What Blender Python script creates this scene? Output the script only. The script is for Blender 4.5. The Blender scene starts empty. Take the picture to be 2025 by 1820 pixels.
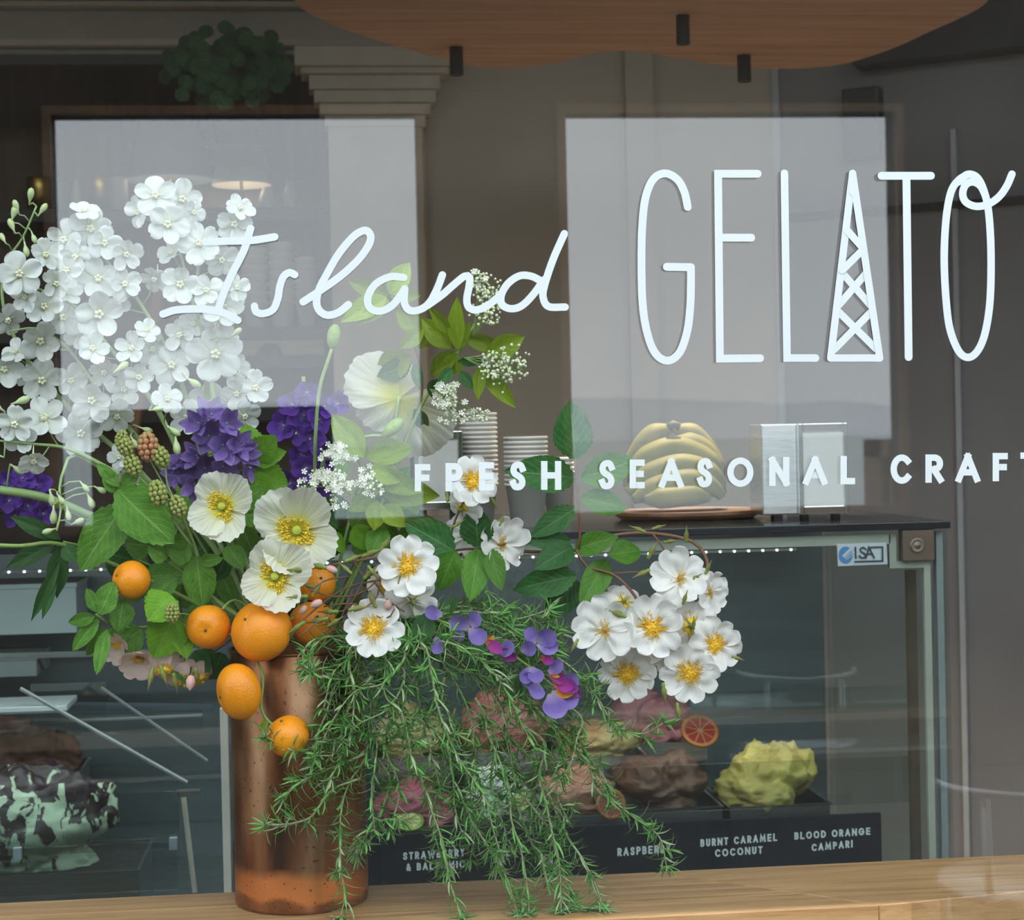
import bpy, bmesh, math, random
from mathutils import Vector, Matrix, Euler, noise as mnoise
scene = bpy.context.scene
COL = scene.collection
rnd = random.Random(7)

# ------------------------------------------------------------------ camera
FPX = 3600.0                       # focal length in pixels of the 2025 x 1820 frame
YAW, PITCH, ROLL = math.radians(5.9), math.atan(40 / FPX), math.asin(0.022)
CAM = Vector((0.0, -2.7, 1.47))
_f = Vector((math.sin(YAW), math.cos(YAW), 0)); _r = Vector((math.cos(YAW), -math.sin(YAW), 0)); _u = Vector((0, 0, 1))
FW = (_f * math.cos(PITCH) - _u * math.sin(PITCH)).normalized()
U0 = (_u * math.cos(PITCH) + _f * math.sin(PITCH)).normalized()
RT = (_r * math.cos(ROLL) - U0 * math.sin(ROLL)).normalized()
UP = (U0 * math.cos(ROLL) + _r * math.sin(ROLL)).normalized()
cam_d = bpy.data.cameras.new('camera'); cam_o = bpy.data.objects.new('camera', cam_d); COL.objects.link(cam_o)
cam_o.matrix_world = Matrix(((RT.x, UP.x, -FW.x, CAM.x), (RT.y, UP.y, -FW.y, CAM.y), (RT.z, UP.z, -FW.z, CAM.z), (0, 0, 0, 1)))
cam_d.sensor_fit = 'HORIZONTAL'; cam_d.sensor_width = 36.0; cam_d.lens = 36.0 * FPX / 2025.0
cam_d.clip_start = 0.05; cam_d.clip_end = 6000
cam_d.dof.use_dof = True; cam_d.dof.focus_distance = 2.85; cam_d.dof.aperture_fstop = 9.0
scene.camera = cam_o

# ------------------------------------------------------------------ overcast sky, exposure
world = bpy.data.worlds.new('overcast_sky'); scene.world = world; world.use_nodes = True
_bg = world.node_tree.nodes['Background']
_bg.inputs['Color'].default_value = (0.88, 0.94, 1.0, 1); _bg.inputs['Strength'].default_value = 2.9
vs = scene.view_settings
vs.view_transform = 'Standard'; vs.look = 'None'; vs.gamma = 1.0; vs.use_curve_mapping = False; vs.exposure = 0.36
try:
    scene.cycles.use_denoising = True
    scene.cycles.max_bounces = 8; scene.cycles.transparent_max_bounces = 24
    scene.cycles.sample_clamp_indirect = 6.0
    scene.cycles.caustics_reflective = False; scene.cycles.caustics_refractive = False
except Exception:
    pass

# ------------------------------------------------------------------ pixel -> place helpers
def ray(px, py):
    return FW + RT * ((px - 1012.5) / FPX) + UP * ((910.0 - py) / FPX)
def P(px, py, Y):                  # where the pixel's ray meets the upright plane y = Y
    d = ray(px, py); return CAM + d * ((Y - CAM.y) / d.y)
def PZ(px, py, Z):                 # where it meets the level plane z = Z
    d = ray(px, py); return CAM + d * ((Z - CAM.z) / d.z)
def S(Y, px=1012, py=900):         # metres per pixel at depth plane Y
    return ((P(px, py, Y) - CAM).dot(FW)) / FPX
def project(p):
    v = p - CAM; z = v.dot(FW); return 1012.5 + FPX * v.dot(RT) / z, 910 - FPX * v.dot(UP) / z

# ------------------------------------------------------------------ object helpers
W = {}
def link(name, data):
    o = bpy.data.objects.new(name, data); COL.objects.link(o); return o
def props(o, label=None, cat=None, group=None, kind=None):
    if label: o['label'] = label
    if cat: o['category'] = cat
    if group: o['group'] = group
    if kind: o['kind'] = kind
    return o
def thing(name, loc, label, cat, group=None):
    o = link(name, None); o.empty_display_size = 0.02; o.location = loc; W[o.name] = Matrix.Translation(loc)
    return props(o, label, cat, group)
def put(name, me, parent=None, M=None, **kw):
    o = link(name, me); M = M if M is not None else Matrix.Identity(4)
    if parent is not None:
        o.parent = parent; o.matrix_parent_inverse = W[parent.name].inverted()
    o.matrix_basis = M; W[o.name] = M
    return props(o, **kw)
def structure(name, me, M=None, label=None):
    return put(name, me, None, M, kind='structure', label=label)
def mesh(name, verts, faces, mat=None, uvs=None, smooth=True, cols=None):
    me = bpy.data.meshes.new(name); me.from_pydata([tuple(v) for v in verts], [], faces)
    if uvs:
        l = me.uv_layers.new(name='UVMap')
        for lp in me.loops: l.data[lp.index].uv = uvs[lp.vertex_index]
    if cols:
        a = me.color_attributes.new('Col', 'FLOAT_COLOR', 'POINT')
        for i, c in enumerate(cols): a.data[i].color = (c[0], c[1], c[2], 1)
    if smooth: me.polygons.foreach_set('use_smooth', [True] * len(me.polygons))
    if mat: me.materials.append(mat)
    me.update(); return me
class MB:                          # gathers shapes into one mesh
    def __init__(s): s.v = []; s.f = []; s.c = []; s.uv = []
    def add(s, v, f, c=None, uv=None):
        n = len(s.v); s.v += [Vector(x) for x in v]; s.f += [tuple(i + n for i in q) for q in f]
        s.c += [c or (1, 1, 1)] * len(v); s.uv += (uv if uv else [(0, 0)] * len(v)); return s
    def box(s, lo, hi, M=None, c=None):
        x0, y0, z0 = lo; x1, y1, z1 = hi
        v = [Vector(p) for p in ((x0,y0,z0),(x1,y0,z0),(x1,y1,z0),(x0,y1,z0),(x0,y0,z1),(x1,y0,z1),(x1,y1,z1),(x0,y1,z1))]
        if M is not None: v = [M @ p for p in v]
        return s.add(v, [(0,3,2,1),(4,5,6,7),(0,1,5,4),(1,2,6,5),(2,3,7,6),(3,0,4,7)], c)
    def tube(s, pts, r, n=8, c=None, caps=True):
        pts = [Vector(p) for p in pts]; k = len(pts); R = r if callable(r) else (lambda t: r)
        base = len(s.v); t0 = (pts[1] - pts[0]).normalized()
        a = t0.orthogonal().normalized(); vs_ = []
        for i, p in enumerate(pts):
            t = (pts[min(i + 1, k - 1)] - pts[max(i - 1, 0)]).normalized()
            a = (a - t * a.dot(t)).normalized(); b = t.cross(a); rr = R(i / (k - 1))
            vs_ += [p + (a * math.cos(2 * math.pi * j / n) + b * math.sin(2 * math.pi * j / n)) * rr for j in range(n)]
        fs = [(i * n + j, i * n + (j + 1) % n, (i + 1) * n + (j + 1) % n, (i + 1) * n + j) for i in range(k - 1) for j in range(n)]
        if caps: fs += [tuple(range(n - 1, -1, -1)), tuple(range((k - 1) * n, k * n))]
        return s.add(vs_, fs, c)
    def lathe(s, prof, n=32, o=(0, 0, 0), axis=None, c=None):
        o = Vector(o); M = axis if axis is not None else Matrix.Identity(3); vs_ = []
        for (r, z) in prof:
            vs_ += [o + M @ Vector((r * math.cos(2 * math.pi * j / n), r * math.sin(2 * math.pi * j / n), z)) for j in range(n)]
        fs = [(i * n + j, i * n + (j + 1) % n, (i + 1) * n + (j + 1) % n, (i + 1) * n + j) for i in range(len(prof) - 1) for j in range(n)]
        return s.add(vs_, fs, c)
    def ball(s, o, r, n=8, m=5, M=None, c=None):
        o = Vector(o); r = Vector((r, r, r)) if not hasattr(r, '__len__') else Vector(r)
        vs_ = [];
        for i in range(m + 1):
            th = math.pi * i / m
            for j in range(n):
                p = Vector((r.x * math.sin(th) * math.cos(2 * math.pi * j / n), r.y * math.sin(th) * math.sin(2 * math.pi * j / n), r.z * math.cos(th)))
                vs_.append(o + (M @ p if M is not None else p))
        fs = [(i * n + j, (i + 1) * n + j, (i + 1) * n + (j + 1) % n, i * n + (j + 1) % n) for i in range(m) for j in range(n)]
        return s.add(vs_, fs, c)
    def prism(s, poly, h0, h1, M=None):      # polygon in xy, extruded in z
        n = len(poly); v = [Vector((p[0], p[1], h0)) for p in poly] + [Vector((p[0], p[1], h1)) for p in poly]
        if M is not None: v = [M @ p for p in v]
        return s.add(v, [tuple(range(n - 1, -1, -1)), tuple(range(n, 2 * n))] + [(i, (i + 1) % n, n + (i + 1) % n, n + i) for i in range(n)])
    def me(s, name, mat=None, smooth=False, col=False, uv=False):
        return mesh(name, s.v, s.f, mat, s.uv if uv else None, smooth, s.c if col else None)
def bevel(me, w, seg=2, ang=0.6):
    bm = bmesh.new(); bm.from_mesh(me)
    es = [e for e in bm.edges if len(e.link_faces) == 2 and e.calc_face_angle(0) > ang]
    bmesh.ops.bevel(bm, geom=es, offset=w, segments=seg, affect='EDGES', profile=0.5)
    bm.to_mesh(me); bm.free(); me.polygons.foreach_set('use_smooth', [False] * len(me.polygons)); return me
def catmull(pts, step):
    pts = [Vector(p) for p in pts]; out = []
    if len(pts) < 2: return pts
    ext = [pts[0] * 2 - pts[1]] + pts + [pts[-1] * 2 - pts[-2]]
    for i in range(1, len(ext) - 2):
        a, b, c, d = ext[i - 1], ext[i], ext[i + 1], ext[i + 2]; n = max(1, int((c - b).length / step))
        for k in range(n):
            t = k / n
            out.append(0.5 * (2 * b + (c - a) * t + (2 * a - 5 * b + 4 * c - d) * t * t + (3 * b - a - 3 * c + d) * t ** 3))
    out.append(pts[-1].copy()); return out
def frame(o, z, y=None, sc=(1, 1, 1)):       # matrix at o with local z and roughly local y
    z = Vector(z).normalized(); y = Vector(y) if y is not None else Vector((0, 0, 1))
    x = y.cross(z)
    if x.length < 1e-5: x = z.orthogonal()
    x.normalize(); y = z.cross(x)
    return Matrix(((x.x * sc[0], y.x * sc[1], z.x * sc[2], o.x), (x.y * sc[0], y.y * sc[1], z.y * sc[2], o.y), (x.z * sc[0], y.z * sc[1], z.z * sc[2], o.z), (0, 0, 0, 1)))

# ------------------------------------------------------------------ materials (all node based)
def nt(name):
    m = bpy.data.materials.new(name); m.use_nodes = True; t = m.node_tree
    return m, t, t.nodes['Principled BSDF'], t.nodes['Material Output']
def N(t, kind, **kw):
    n = t.nodes.new(kind)
    for k, v in kw.items():
        if k in n.inputs.keys(): n.inputs[k].default_value = v
        else: setattr(n, k, v)
    return n
def coords(t, scale=(1, 1, 1), src='Object'):
    tc = N(t, 'ShaderNodeTexCoord'); mp = N(t, 'ShaderNodeMapping'); mp.inputs['Scale'].default_value = scale
    t.links.new(tc.outputs[src], mp.inputs['Vector']); return mp.outputs['Vector']
def ramp(t, fac, stops):
    r = N(t, 'ShaderNodeValToRGB'); t.links.new(fac, r.inputs['Fac']); e = r.color_ramp.elements
    while len(e) < len(stops): e.new(0.5)
    for q, (p, c) in zip(e, stops): q.position = p; q.color = (c[0], c[1], c[2], 1)
    return r.outputs['Color']
def math_(t, op, a, b=None):
    n = N(t, 'ShaderNodeMath', operation=op)
    for i, v in enumerate((a, b)):
        if v is None: continue
        if isinstance(v, (int, float)): n.inputs[i].default_value = v
        else: t.links.new(v, n.inputs[i])
    return n.outputs[0]
def bump(t, b, h, strength, dist=0.002):
    n = N(t, 'ShaderNodeBump'); n.inputs['Strength'].default_value = strength; n.inputs['Distance'].default_value = dist
    t.links.new(h, n.inputs['Height']); t.links.new(n.outputs['Normal'], b.inputs['Normal'])
def mat(name, c, rough=0.6, metal=0.0, spec=0.5, c2=None, scale=8.0, stretch=(1, 1, 1), bmp=0.0, bscale=60.0, bdist=0.002, detail=4.0, lo=0.35, hi=0.65):
    m, t, b, o = nt(name)
    b.inputs['Roughness'].default_value = rough; b.inputs['Metallic'].default_value = metal; b.inputs['Specular IOR Level'].default_value = spec
    c2 = c2 or tuple(x * 0.9 for x in c)
    n = N(t, 'ShaderNodeTexNoise'); n.inputs['Scale'].default_value = scale; n.inputs['Detail'].default_value = detail
    t.links.new(coords(t, stretch), n.inputs['Vector'])
    t.links.new(ramp(t, n.outputs['Fac'], [(lo, c2), (hi, c)]), b.inputs['Base Color'])
    if bmp:
        k = N(t, 'ShaderNodeTexNoise'); k.inputs['Scale'].default_value = bscale; k.inputs['Detail'].default_value = 3
        t.links.new(coords(t, stretch), k.inputs['Vector']); bump(t, b, k.outputs['Fac'], bmp, bdist)
    return m
def petal_mat(name, stops, transl=0.35, rough=0.55, veins=0.0, vary=0.06):
    m, t, b, o = nt(name)
    tc = N(t, 'ShaderNodeTexCoord'); sp = N(t, 'ShaderNodeSeparateXYZ'); t.links.new(tc.outputs['UV'], sp.inputs[0])
    col = ramp(t, sp.outputs['Y'], stops)
    ns = N(t, 'ShaderNodeTexNoise'); ns.inputs['Scale'].default_value = 9; mp = N(t, 'ShaderNodeMapping'); mp.inputs['Scale'].default_value = (3.5, 0.6, 1)
    t.links.new(tc.outputs['UV'], mp.inputs['Vector']); t.links.new(mp.outputs['Vector'], ns.inputs['Vector'])
    hv = N(t, 'ShaderNodeHueSaturation'); oi = N(t, 'ShaderNodeObjectInfo')
    t.links.new(math_(t, 'ADD', math_(t, 'MULTIPLY', oi.outputs['Random'], vary * 2), 1 - vary), hv.inputs['Value']); t.links.new(col, hv.inputs['Color'])
    t.links.new(hv.outputs['Color'], b.inputs['Base Color']); b.inputs['Roughness'].default_value = rough; b.inputs['Specular IOR Level'].default_value = 0.25
    bump(t, b, ns.outputs['Fac'], 0.5 if veins == 0 else veins, 0.0016)
    tr = N(t, 'ShaderNodeBsdfTranslucent'); t.links.new(hv.outputs['Color'], tr.inputs['Color'])
    mx = N(t, 'ShaderNodeMixShader'); mx.inputs[0].default_value = transl
    t.links.new(b.outputs[0], mx.inputs[1]); t.links.new(tr.outputs[0], mx.inputs[2]); t.links.new(mx.outputs[0], o.inputs['Surface'])
    return m
def leaf_mat(name, c, c2, rib=(0.3, 0.45, 0.15), rough=0.4, veins=7.0, crinkle=0.0, transl=0.25, vary=0.2):
    m, t, b, o = nt(name)
    tc = N(t, 'ShaderNodeTexCoord'); sp = N(t, 'ShaderNodeSeparateXYZ'); t.links.new(tc.outputs['UV'], sp.inputs[0])
    au = math_(t, 'ABSOLUTE', math_(t, 'SUBTRACT', sp.outputs['X'], 0.5))
    ph = math_(t, 'SUBTRACT', math_(t, 'MULTIPLY', sp.outputs['Y'], veins), math_(t, 'MULTIPLY', au, veins * 0.75))
    v = math_(t, 'POWER', math_(t, 'ABSOLUTE', math_(t, 'COSINE', math_(t, 'MULTIPLY', ph, math.pi))), 14.0)
    mid = math_(t, 'LESS_THAN', au, 0.022)
    line = math_(t, 'MAXIMUM', mid, math_(t, 'MULTIPLY', v, 0.35))
    ns = N(t, 'ShaderNodeTexNoise'); ns.inputs['Scale'].default_value = 4; t.links.new(tc.outputs['UV'], ns.inputs['Vector'])
    base = ramp(t, ns.outputs['Fac'], [(0.3, c2), (0.7, c)])
    mx = N(t, 'ShaderNodeMix', data_type='RGBA'); t.links.new(math_(t, 'MULTIPLY', line, 0.6), mx.inputs[0]); t.links.new(base, mx.inputs[6]); mx.inputs[7].default_value = (*rib, 1)
    hv = N(t, 'ShaderNodeHueSaturation'); oi = N(t, 'ShaderNodeObjectInfo')
    t.links.new(math_(t, 'ADD', math_(t, 'MULTIPLY', oi.outputs['Random'], vary * 2), 1 - vary), hv.inputs['Value']); t.links.new(mx.outputs[2], hv.inputs['Color'])
    t.links.new(hv.outputs['Color'], b.inputs['Base Color']); b.inputs['Roughness'].default_value = rough; b.inputs['Specular IOR Level'].default_value = 0.22
    h = math_(t, 'SUBTRACT', 1.0, math_(t, 'MAXIMUM', v, mid))
    if crinkle:
        vo = N(t, 'ShaderNodeTexVoronoi'); vo.inputs['Scale'].default_value = 22; t.links.new(tc.outputs['UV'], vo.inputs['Vector'])
        h = math_(t, 'SUBTRACT', h, math_(t, 'MULTIPLY', vo.outputs['Distance'], crinkle))
    bump(t, b, h, 0.28, 0.0012)
    tr = N(t, 'ShaderNodeBsdfTranslucent'); t.links.new(hv.outputs['Color'], tr.inputs['Color'])
    ms = N(t, 'ShaderNodeMixShader'); ms.inputs[0].default_value = transl
    t.links.new(b.outputs[0], ms.inputs[1]); t.links.new(tr.outputs[0], ms.inputs[2]); t.links.new(ms.outputs[0], o.inputs['Surface'])
    return m
def glass_mat(name, tint=(0.97, 0.985, 0.98), f0=0.046, rough=0.0):
    m, t, b, o = nt(name); t.nodes.remove(b)
    lw = N(t, 'ShaderNodeLayerWeight'); lw.inputs['Blend'].default_value = 0.5
    p5 = math_(t, 'POWER', lw.outputs['Facing'], 5.0)
    fac = math_(t, 'ADD', math_(t, 'MULTIPLY', p5, 1 - f0), f0)
    tr = N(t, 'ShaderNodeBsdfTransparent'); tr.inputs['Color'].default_value = (*tint, 1)
    gl = N(t, 'ShaderNodeBsdfGlossy'); gl.inputs['Roughness'].default_value = rough; gl.inputs['Color'].default_value = (1, 1, 1, 1)
    ms = N(t, 'ShaderNodeMixShader'); t.links.new(fac, ms.inputs[0]); t.links.new(tr.outputs[0], ms.inputs[1]); t.links.new(gl.outputs[0], ms.inputs[2])
    t.links.new(ms.outputs[0], o.inputs['Surface']); return m
def emit_mat(name, c, s):
    m, t, b, o = nt(name); b.inputs['Base Color'].default_value = (*c, 1)
    b.inputs['Emission Color'].default_value = (*c, 1); b.inputs['Emission Strength'].default_value = s; return m
def vcol_mat(name, rough=0.45, transl=0.2):
    m, t, b, o = nt(name); a = N(t, 'ShaderNodeVertexColor'); a.layer_name = 'Col'
    t.links.new(a.outputs['Color'], b.inputs['Base Color']); b.inputs['Roughness'].default_value = rough; b.inputs['Specular IOR Level'].default_value = 0.2
    tr = N(t, 'ShaderNodeBsdfTranslucent'); t.links.new(a.outputs['Color'], tr.inputs['Color'])
    ms = N(t, 'ShaderNodeMixShader'); ms.inputs[0].default_value = transl
    t.links.new(b.outputs[0], ms.inputs[1]); t.links.new(tr.outputs[0], ms.inputs[2]); t.links.new(ms.outputs[0], o.inputs['Surface']); return m

M_glass = glass_mat('window_glass'); M_cglass = glass_mat('case_glass', (0.93, 0.965, 0.955), 0.035); M_acrylic = glass_mat('clear_acrylic', (0.9, 0.93, 0.93), 0.06, 0.03)
M_white_vinyl = mat('white_vinyl', (0.61, 0.665, 0.665), 0.7, spec=0.2, c2=(0.595, 0.65, 0.65))
M_plaster = mat('greige_plaster', (0.43, 0.375, 0.315), 0.85, c2=(0.38, 0.33, 0.28), scale=2.5, bmp=0.15, bscale=40)
M_grey_wall = mat('grey_wall_paint', (0.22, 0.215, 0.225), 0.8, c2=(0.19, 0.187, 0.197), scale=2.0, bmp=0.1, bscale=60)
M_stone_trim = mat('cream_moulding', (0.47, 0.42, 0.35), 0.8, c2=(0.41, 0.365, 0.305), scale=5)
M_floor = mat('shop_floor', (0.48, 0.40, 0.31), 0.5, c2=(0.40, 0.33, 0.25), scale=3)
M_ceiling = mat('pale_ceiling', (0.66, 0.63, 0.58), 0.9, c2=(0.62, 0.59, 0.54), scale=2)
M_paving = mat('pale_paving', (0.06, 0.058, 0.055), 0.8, c2=(0.045, 0.043, 0.04), scale=6)
M_opposite = mat('dark_render', (0.07, 0.055, 0.042), 0.9, c2=(0.05, 0.04, 0.03), scale=2)
M_brown_frame = mat('brown_window_frame', (0.22, 0.13, 0.07), 0.6, c2=(0.15, 0.085, 0.05), scale=5)
M_sea = mat('sea_water', (0.22, 0.33, 0.32), 0.25, c2=(0.18, 0.28, 0.28), scale=0.02, bmp=0.15, bscale=0.6, bdist=0.1)
M_hill = mat('hazy_hill', (0.84, 0.87, 0.90), 1.0, c2=(0.74, 0.78, 0.82), scale=0.004)  # distance haze is put into the pale hill colour
M_black = mat('black_paint', (0.012, 0.013, 0.016), 0.5, c2=(0.018, 0.02, 0.024))
M_darkmetal = mat('dark_spotlight_metal', (0.03, 0.034, 0.042), 0.45, c2=(0.022, 0.025, 0.03))
M_steel = mat('brushed_steel', (0.55, 0.56, 0.56), 0.3, 1.0, c2=(0.45, 0.46, 0.46), scale=30, stretch=(1, 1, 12))
M_chrome = mat('polished_chrome', (0.8, 0.82, 0.83), 0.07, 1.0, c2=(0.74, 0.76, 0.77))
M_paper = mat('paper_napkin', (0.50, 0.495, 0.47), 0.8, c2=(0.45, 0.445, 0.42), scale=12)
M_cup = mat('paper_cup', (0.78, 0.74, 0.68), 0.7, c2=(0.73, 0.69, 0.63), scale=6)
def wood_mat(name, c1, c2, c3, stretch=(1.2, 14, 14), rough=0.45, ring=0.0):
    m, t, b, o = nt(name); v = coords(t, stretch)
    oi = N(t, 'ShaderNodeObjectInfo'); ad = N(t, 'ShaderNodeVectorMath', operation='ADD'); t.links.new(v, ad.inputs[0])
    cx = N(t, 'ShaderNodeCombineXYZ'); t.links.new(math_(t, 'MULTIPLY', oi.outputs['Random'], 20.0), cx.inputs[0]); t.links.new(cx.outputs[0], ad.inputs[1])
    n = N(t, 'ShaderNodeTexNoise'); n.inputs['Scale'].default_value = 2.9; n.inputs['Detail'].default_value = 6; n.inputs['Distortion'].default_value = 0.6
    t.links.new(ad.outputs[0], n.inputs['Vector'])
    n2 = N(t, 'ShaderNodeTexNoise'); n2.inputs['Scale'].default_value = 24; n2.inputs['Detail'].default_value = 3; t.links.new(ad.outputs[0], n2.inputs['Vector'])
    f = math_(t, 'ADD', math_(t, 'MULTIPLY', n.outputs['Fac'], 0.75), math_(t, 'MULTIPLY', n2.outputs['Fac'], 0.25))
    t.links.new(ramp(t, f, [(0.3, c3), (0.47, c2), (0.62, c1)]), b.inputs['Base Color']); b.inputs['Roughness'].default_value = rough
    bump(t, b, n2.outputs['Fac'], 0.15, 0.001); return m
M_oak = wood_mat('oiled_oak', (0.52, 0.31, 0.135), (0.42, 0.235, 0.095), (0.24, 0.12, 0.045), stretch=(0.9, 16, 16))
M_ply = wood_mat('plywood_canopy', (0.66, 0.37, 0.22), (0.56, 0.31, 0.185), (0.46, 0.25, 0.15), stretch=(0.5, 8, 8), rough=0.6)
M_board = wood_mat('dark_wood_board', (0.20, 0.10, 0.05), (0.14, 0.065, 0.035), (0.08, 0.04, 0.02))
M_tan = wood_mat('tan_wood', (0.34, 0.25, 0.15), (0.29, 0.21, 0.12), (0.22, 0.15, 0.09))
M_brown_ply = wood_mat('brown_panel', (0.14, 0.09, 0.055), (0.11, 0.068, 0.042), (0.08, 0.05, 0.032), stretch=(8, 8, 0.6), rough=0.6)

def slab(name, M, x0, y0, z0, x1, y1, z1, bev=0.0):
    me = MB().box((x0, y0, z0), (x1, y1, z1)).me(name, M)
    return bevel(me, bev) if bev else me
# ================================================================== THE SETTING
ZB = PZ(1740, 1790, 0.75).z                       # bench top 0.75 m
Y_BACK, Y_OPP = 3.4, 5.0                          # back wall; the wall across the way, seen mirrored in the pane
structure('floor', slab('floor', M_floor, -4, 0.0, -0.05, 4, 5.4, 0.0))
structure('floor_outside', slab('floor_outside', M_paving, -9, -5.6, -0.06, 9, -0.02, -0.01))
structure('ceiling', slab('ceiling', M_ceiling, -4, -0.05, 3.3, 4, 5.4, 3.36))
# front wall round the pane
fw = MB(); fw.box((-4, -0.06, 0), (4, 0.0, 0.62)); fw.box((-4, -0.06, 3.25), (4, 0.04, 3.9)); fw.box((-4, -0.06, 0.62), (-2.6, 0.04, 3.25)); fw.box((2.9, -0.06, 0.62), (4, 0.04, 3.25))
structure('wall_front', fw.me('wall_front', M_plaster))
pane = structure('window_1', slab('window_pane', M_glass, -2.6, 0.0, 0.62, 2.9, 0.008, 3.25), label='large shop window pane with white lettering')
sw = MB(); sw.box((-4.06, -0.06, 0), (-4, 5.4, 3.36)); structure('wall_left', sw.me('wall_left', M_plaster))
sw = MB(); sw.box((4, -0.06, 0), (4.06, 5.4, 3.36)); structure('wall_right', sw.me('wall_right', M_grey_wall))

# back wall with the opening on the left
op_r = P(655, 500, Y_BACK).x; op_top = P(300, 112, Y_BACK).z; op_l = P(-60, 300, Y_BACK).x; cor = P(1545, 600, Y_BACK)
bw = MB(); bw.box((op_r, Y_BACK, 0), (cor.x, Y_BACK + 0.12, 3.3)); bw.box((-4, Y_BACK, op_top), (op_r, Y_BACK + 0.12, 3.3)); bw.box((-4, Y_BACK, 0), (op_l - 0.5, Y_BACK + 0.12, op_top))
wb = structure('wall_back', bw.me('wall_back', M_plaster))
# faint chimney-breast step on the back wall
bx0, bx1 = P(1238, 400, Y_BACK).x, P(1292, 400, Y_BACK).x
structure('wall_pier', slab('wall_pier', M_plaster, bx0, Y_BACK - 0.04, 0, bx1, Y_BACK, 3.3))
# wall turning towards the viewer on the right
ang = math.radians(33); wdir = Vector((math.cos(ang), -math.sin(ang), 0)); wn = Vector((math.sin(ang), math.cos(ang), 0))
WM = Matrix(((wdir.x, wn.x, 0, cor.x), (wdir.y, wn.y, 0, cor.y), (0, 0, 1, 0), (0, 0, 0, 1)))
structure('wall_angled', slab('wall_angled', M_grey_wall, 0, 0, 0, 2.6, 0.1, 3.3), WM)
def on_angled(px, py):             # meets the angled wall
    d = ray(px, py); t = (cor - CAM).dot(wn) / d.dot(wn); q = CAM + d * t - Vector((cor.x, cor.y, 0)); return q.dot(wdir), q.z
M_trimgrey = mat('pale_trim_paint', (0.40, 0.42, 0.45), 0.5, c2=(0.36, 0.38, 0.41))
structure('trim_1', slab('corner_trim', M_trimgrey, -0.012, -0.02, 0, 0.012, -0.001, 3.3), WM)
u, _ = on_angled(1900, 900); structure('trim_2', slab('wall_trim', M_trimgrey, u - 0.009, -0.022, 0, u + 0.009, -0.001, 2.45), WM)
u0, zr = on_angled(1565, 432); u1, zr1 = on_angled(2025, 392)
structure('trim_3', slab('dark_picture_rail', M_black, 0.03, -0.03, zr - 0.012, 1.6, -0.001, zr + 0.012), WM)
_, zb0 = on_angled(1900, 120)
structure('trim_4', slab('dark_beam', M_black, 0.3, -0.12, zb0, 2.2, -0.001, zb0 + 0.16), WM)
u0, z1 = on_angled(1676, 183); u1, z0 = on_angled(1750, 316)
sp = thing('wall_speaker', WM @ Vector((u0, 0, z0)), 'small black box speaker mounted high on the grey wall', 'speaker')
put('speaker_body', bevel(slab('speaker_body', M_darkmetal, u0, -0.07, z0, u1, -0.002, z1), 0.006), sp, WM)
put('speaker_grille', slab('speaker_grille', mat('grille_cloth', (0.05, 0.065, 0.065), 0.9, c2=(0.03, 0.04, 0.04), scale=200), u0 + 0.008, -0.074, z0 + 0.008, u1 - 0.008, -0.07, z1 - 0.008), sp, WM)

# cornice, lintel and pilaster of the opening
def strip(name, px0, py0, px1, py1, Y, depth, M, parent=None):
    a, b = P(px0, py1, Y), P(px1, py0, Y); return slab(name, M, a.x, Y - depth, a.z, b.x, Y, b.z)
pl = MB(); s6 = S(Y_BACK)
px_c = (P(655, 500, Y_BACK).x + P(838, 500, Y_BACK).x) / 2; hw = (P(838, 500, Y_BACK).x - P(655, 500, Y_BACK).x) / 2
pl.box((px_c - hw, Y_BACK - 0.06, 0), (px_c + hw, Y_BACK, op_top + 0.02))
pil = structure('trim_5', pl.me('pilaster_shaft', M_stone_trim))
for k, (y0, y1, ex) in enumerate(((258, 236, 0.012), (236, 214, 0.028), (214, 190, 0.045), (190, 162, 0.06), (162, 150, 0.085), (150, 112, 0.105))):
    za, zb = P(745, y0, Y_BACK).z, P(745, y1, Y_BACK).z
    put('capital_moulding', slab('capital_moulding', M_stone_trim, px_c - hw - ex, Y_BACK - 0.06 - ex, za + 0.002, px_c + hw + ex, Y_BACK - 0.001, zb), pil)
co = MB(); zc = P(300, 96, Y_BACK).z
co.box((-4, Y_BACK - 0.05, zc), (px_c + hw + 0.12, Y_BACK, zc + 0.02)); zc2 = P(300, 20, Y_BACK).z
co.box((-4, Y_BACK - 0.06, zc2), (px_c + hw - 0.05, Y_BACK, zc2 + 0.016)); co.box((-4, Y_BACK - 0.09, zc2 + 0.03), (px_c + hw, Y_BACK, zc2 + 0.06)); co.box((-4, Y_BACK - 0.13, zc2 + 0.075), (px_c + hw, Y_BACK, 3.3))
structure('trim_6', co.me('cornice', M_stone_trim))
structure('trim_7', slab('dark_lintel', M_black, op_l - 0.5, Y_BACK - 0.02, op_top - 0.03, op_r - 0.09, Y_BACK + 0.05, op_top + 0.004))
# alcove behind the opening
structure('wall_alcove', MB().box((-4, 4.5, 0), (1.5, 4.56, 3.3)).me('wall_alcove', M_brown_ply))
structure('wall_alcove_side', MB().box((op_r, Y_BACK + 0.12, 0), (op_r + 0.08, 4.5, 3.3)).me('wall_alcove_side', M_plaster))

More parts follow.
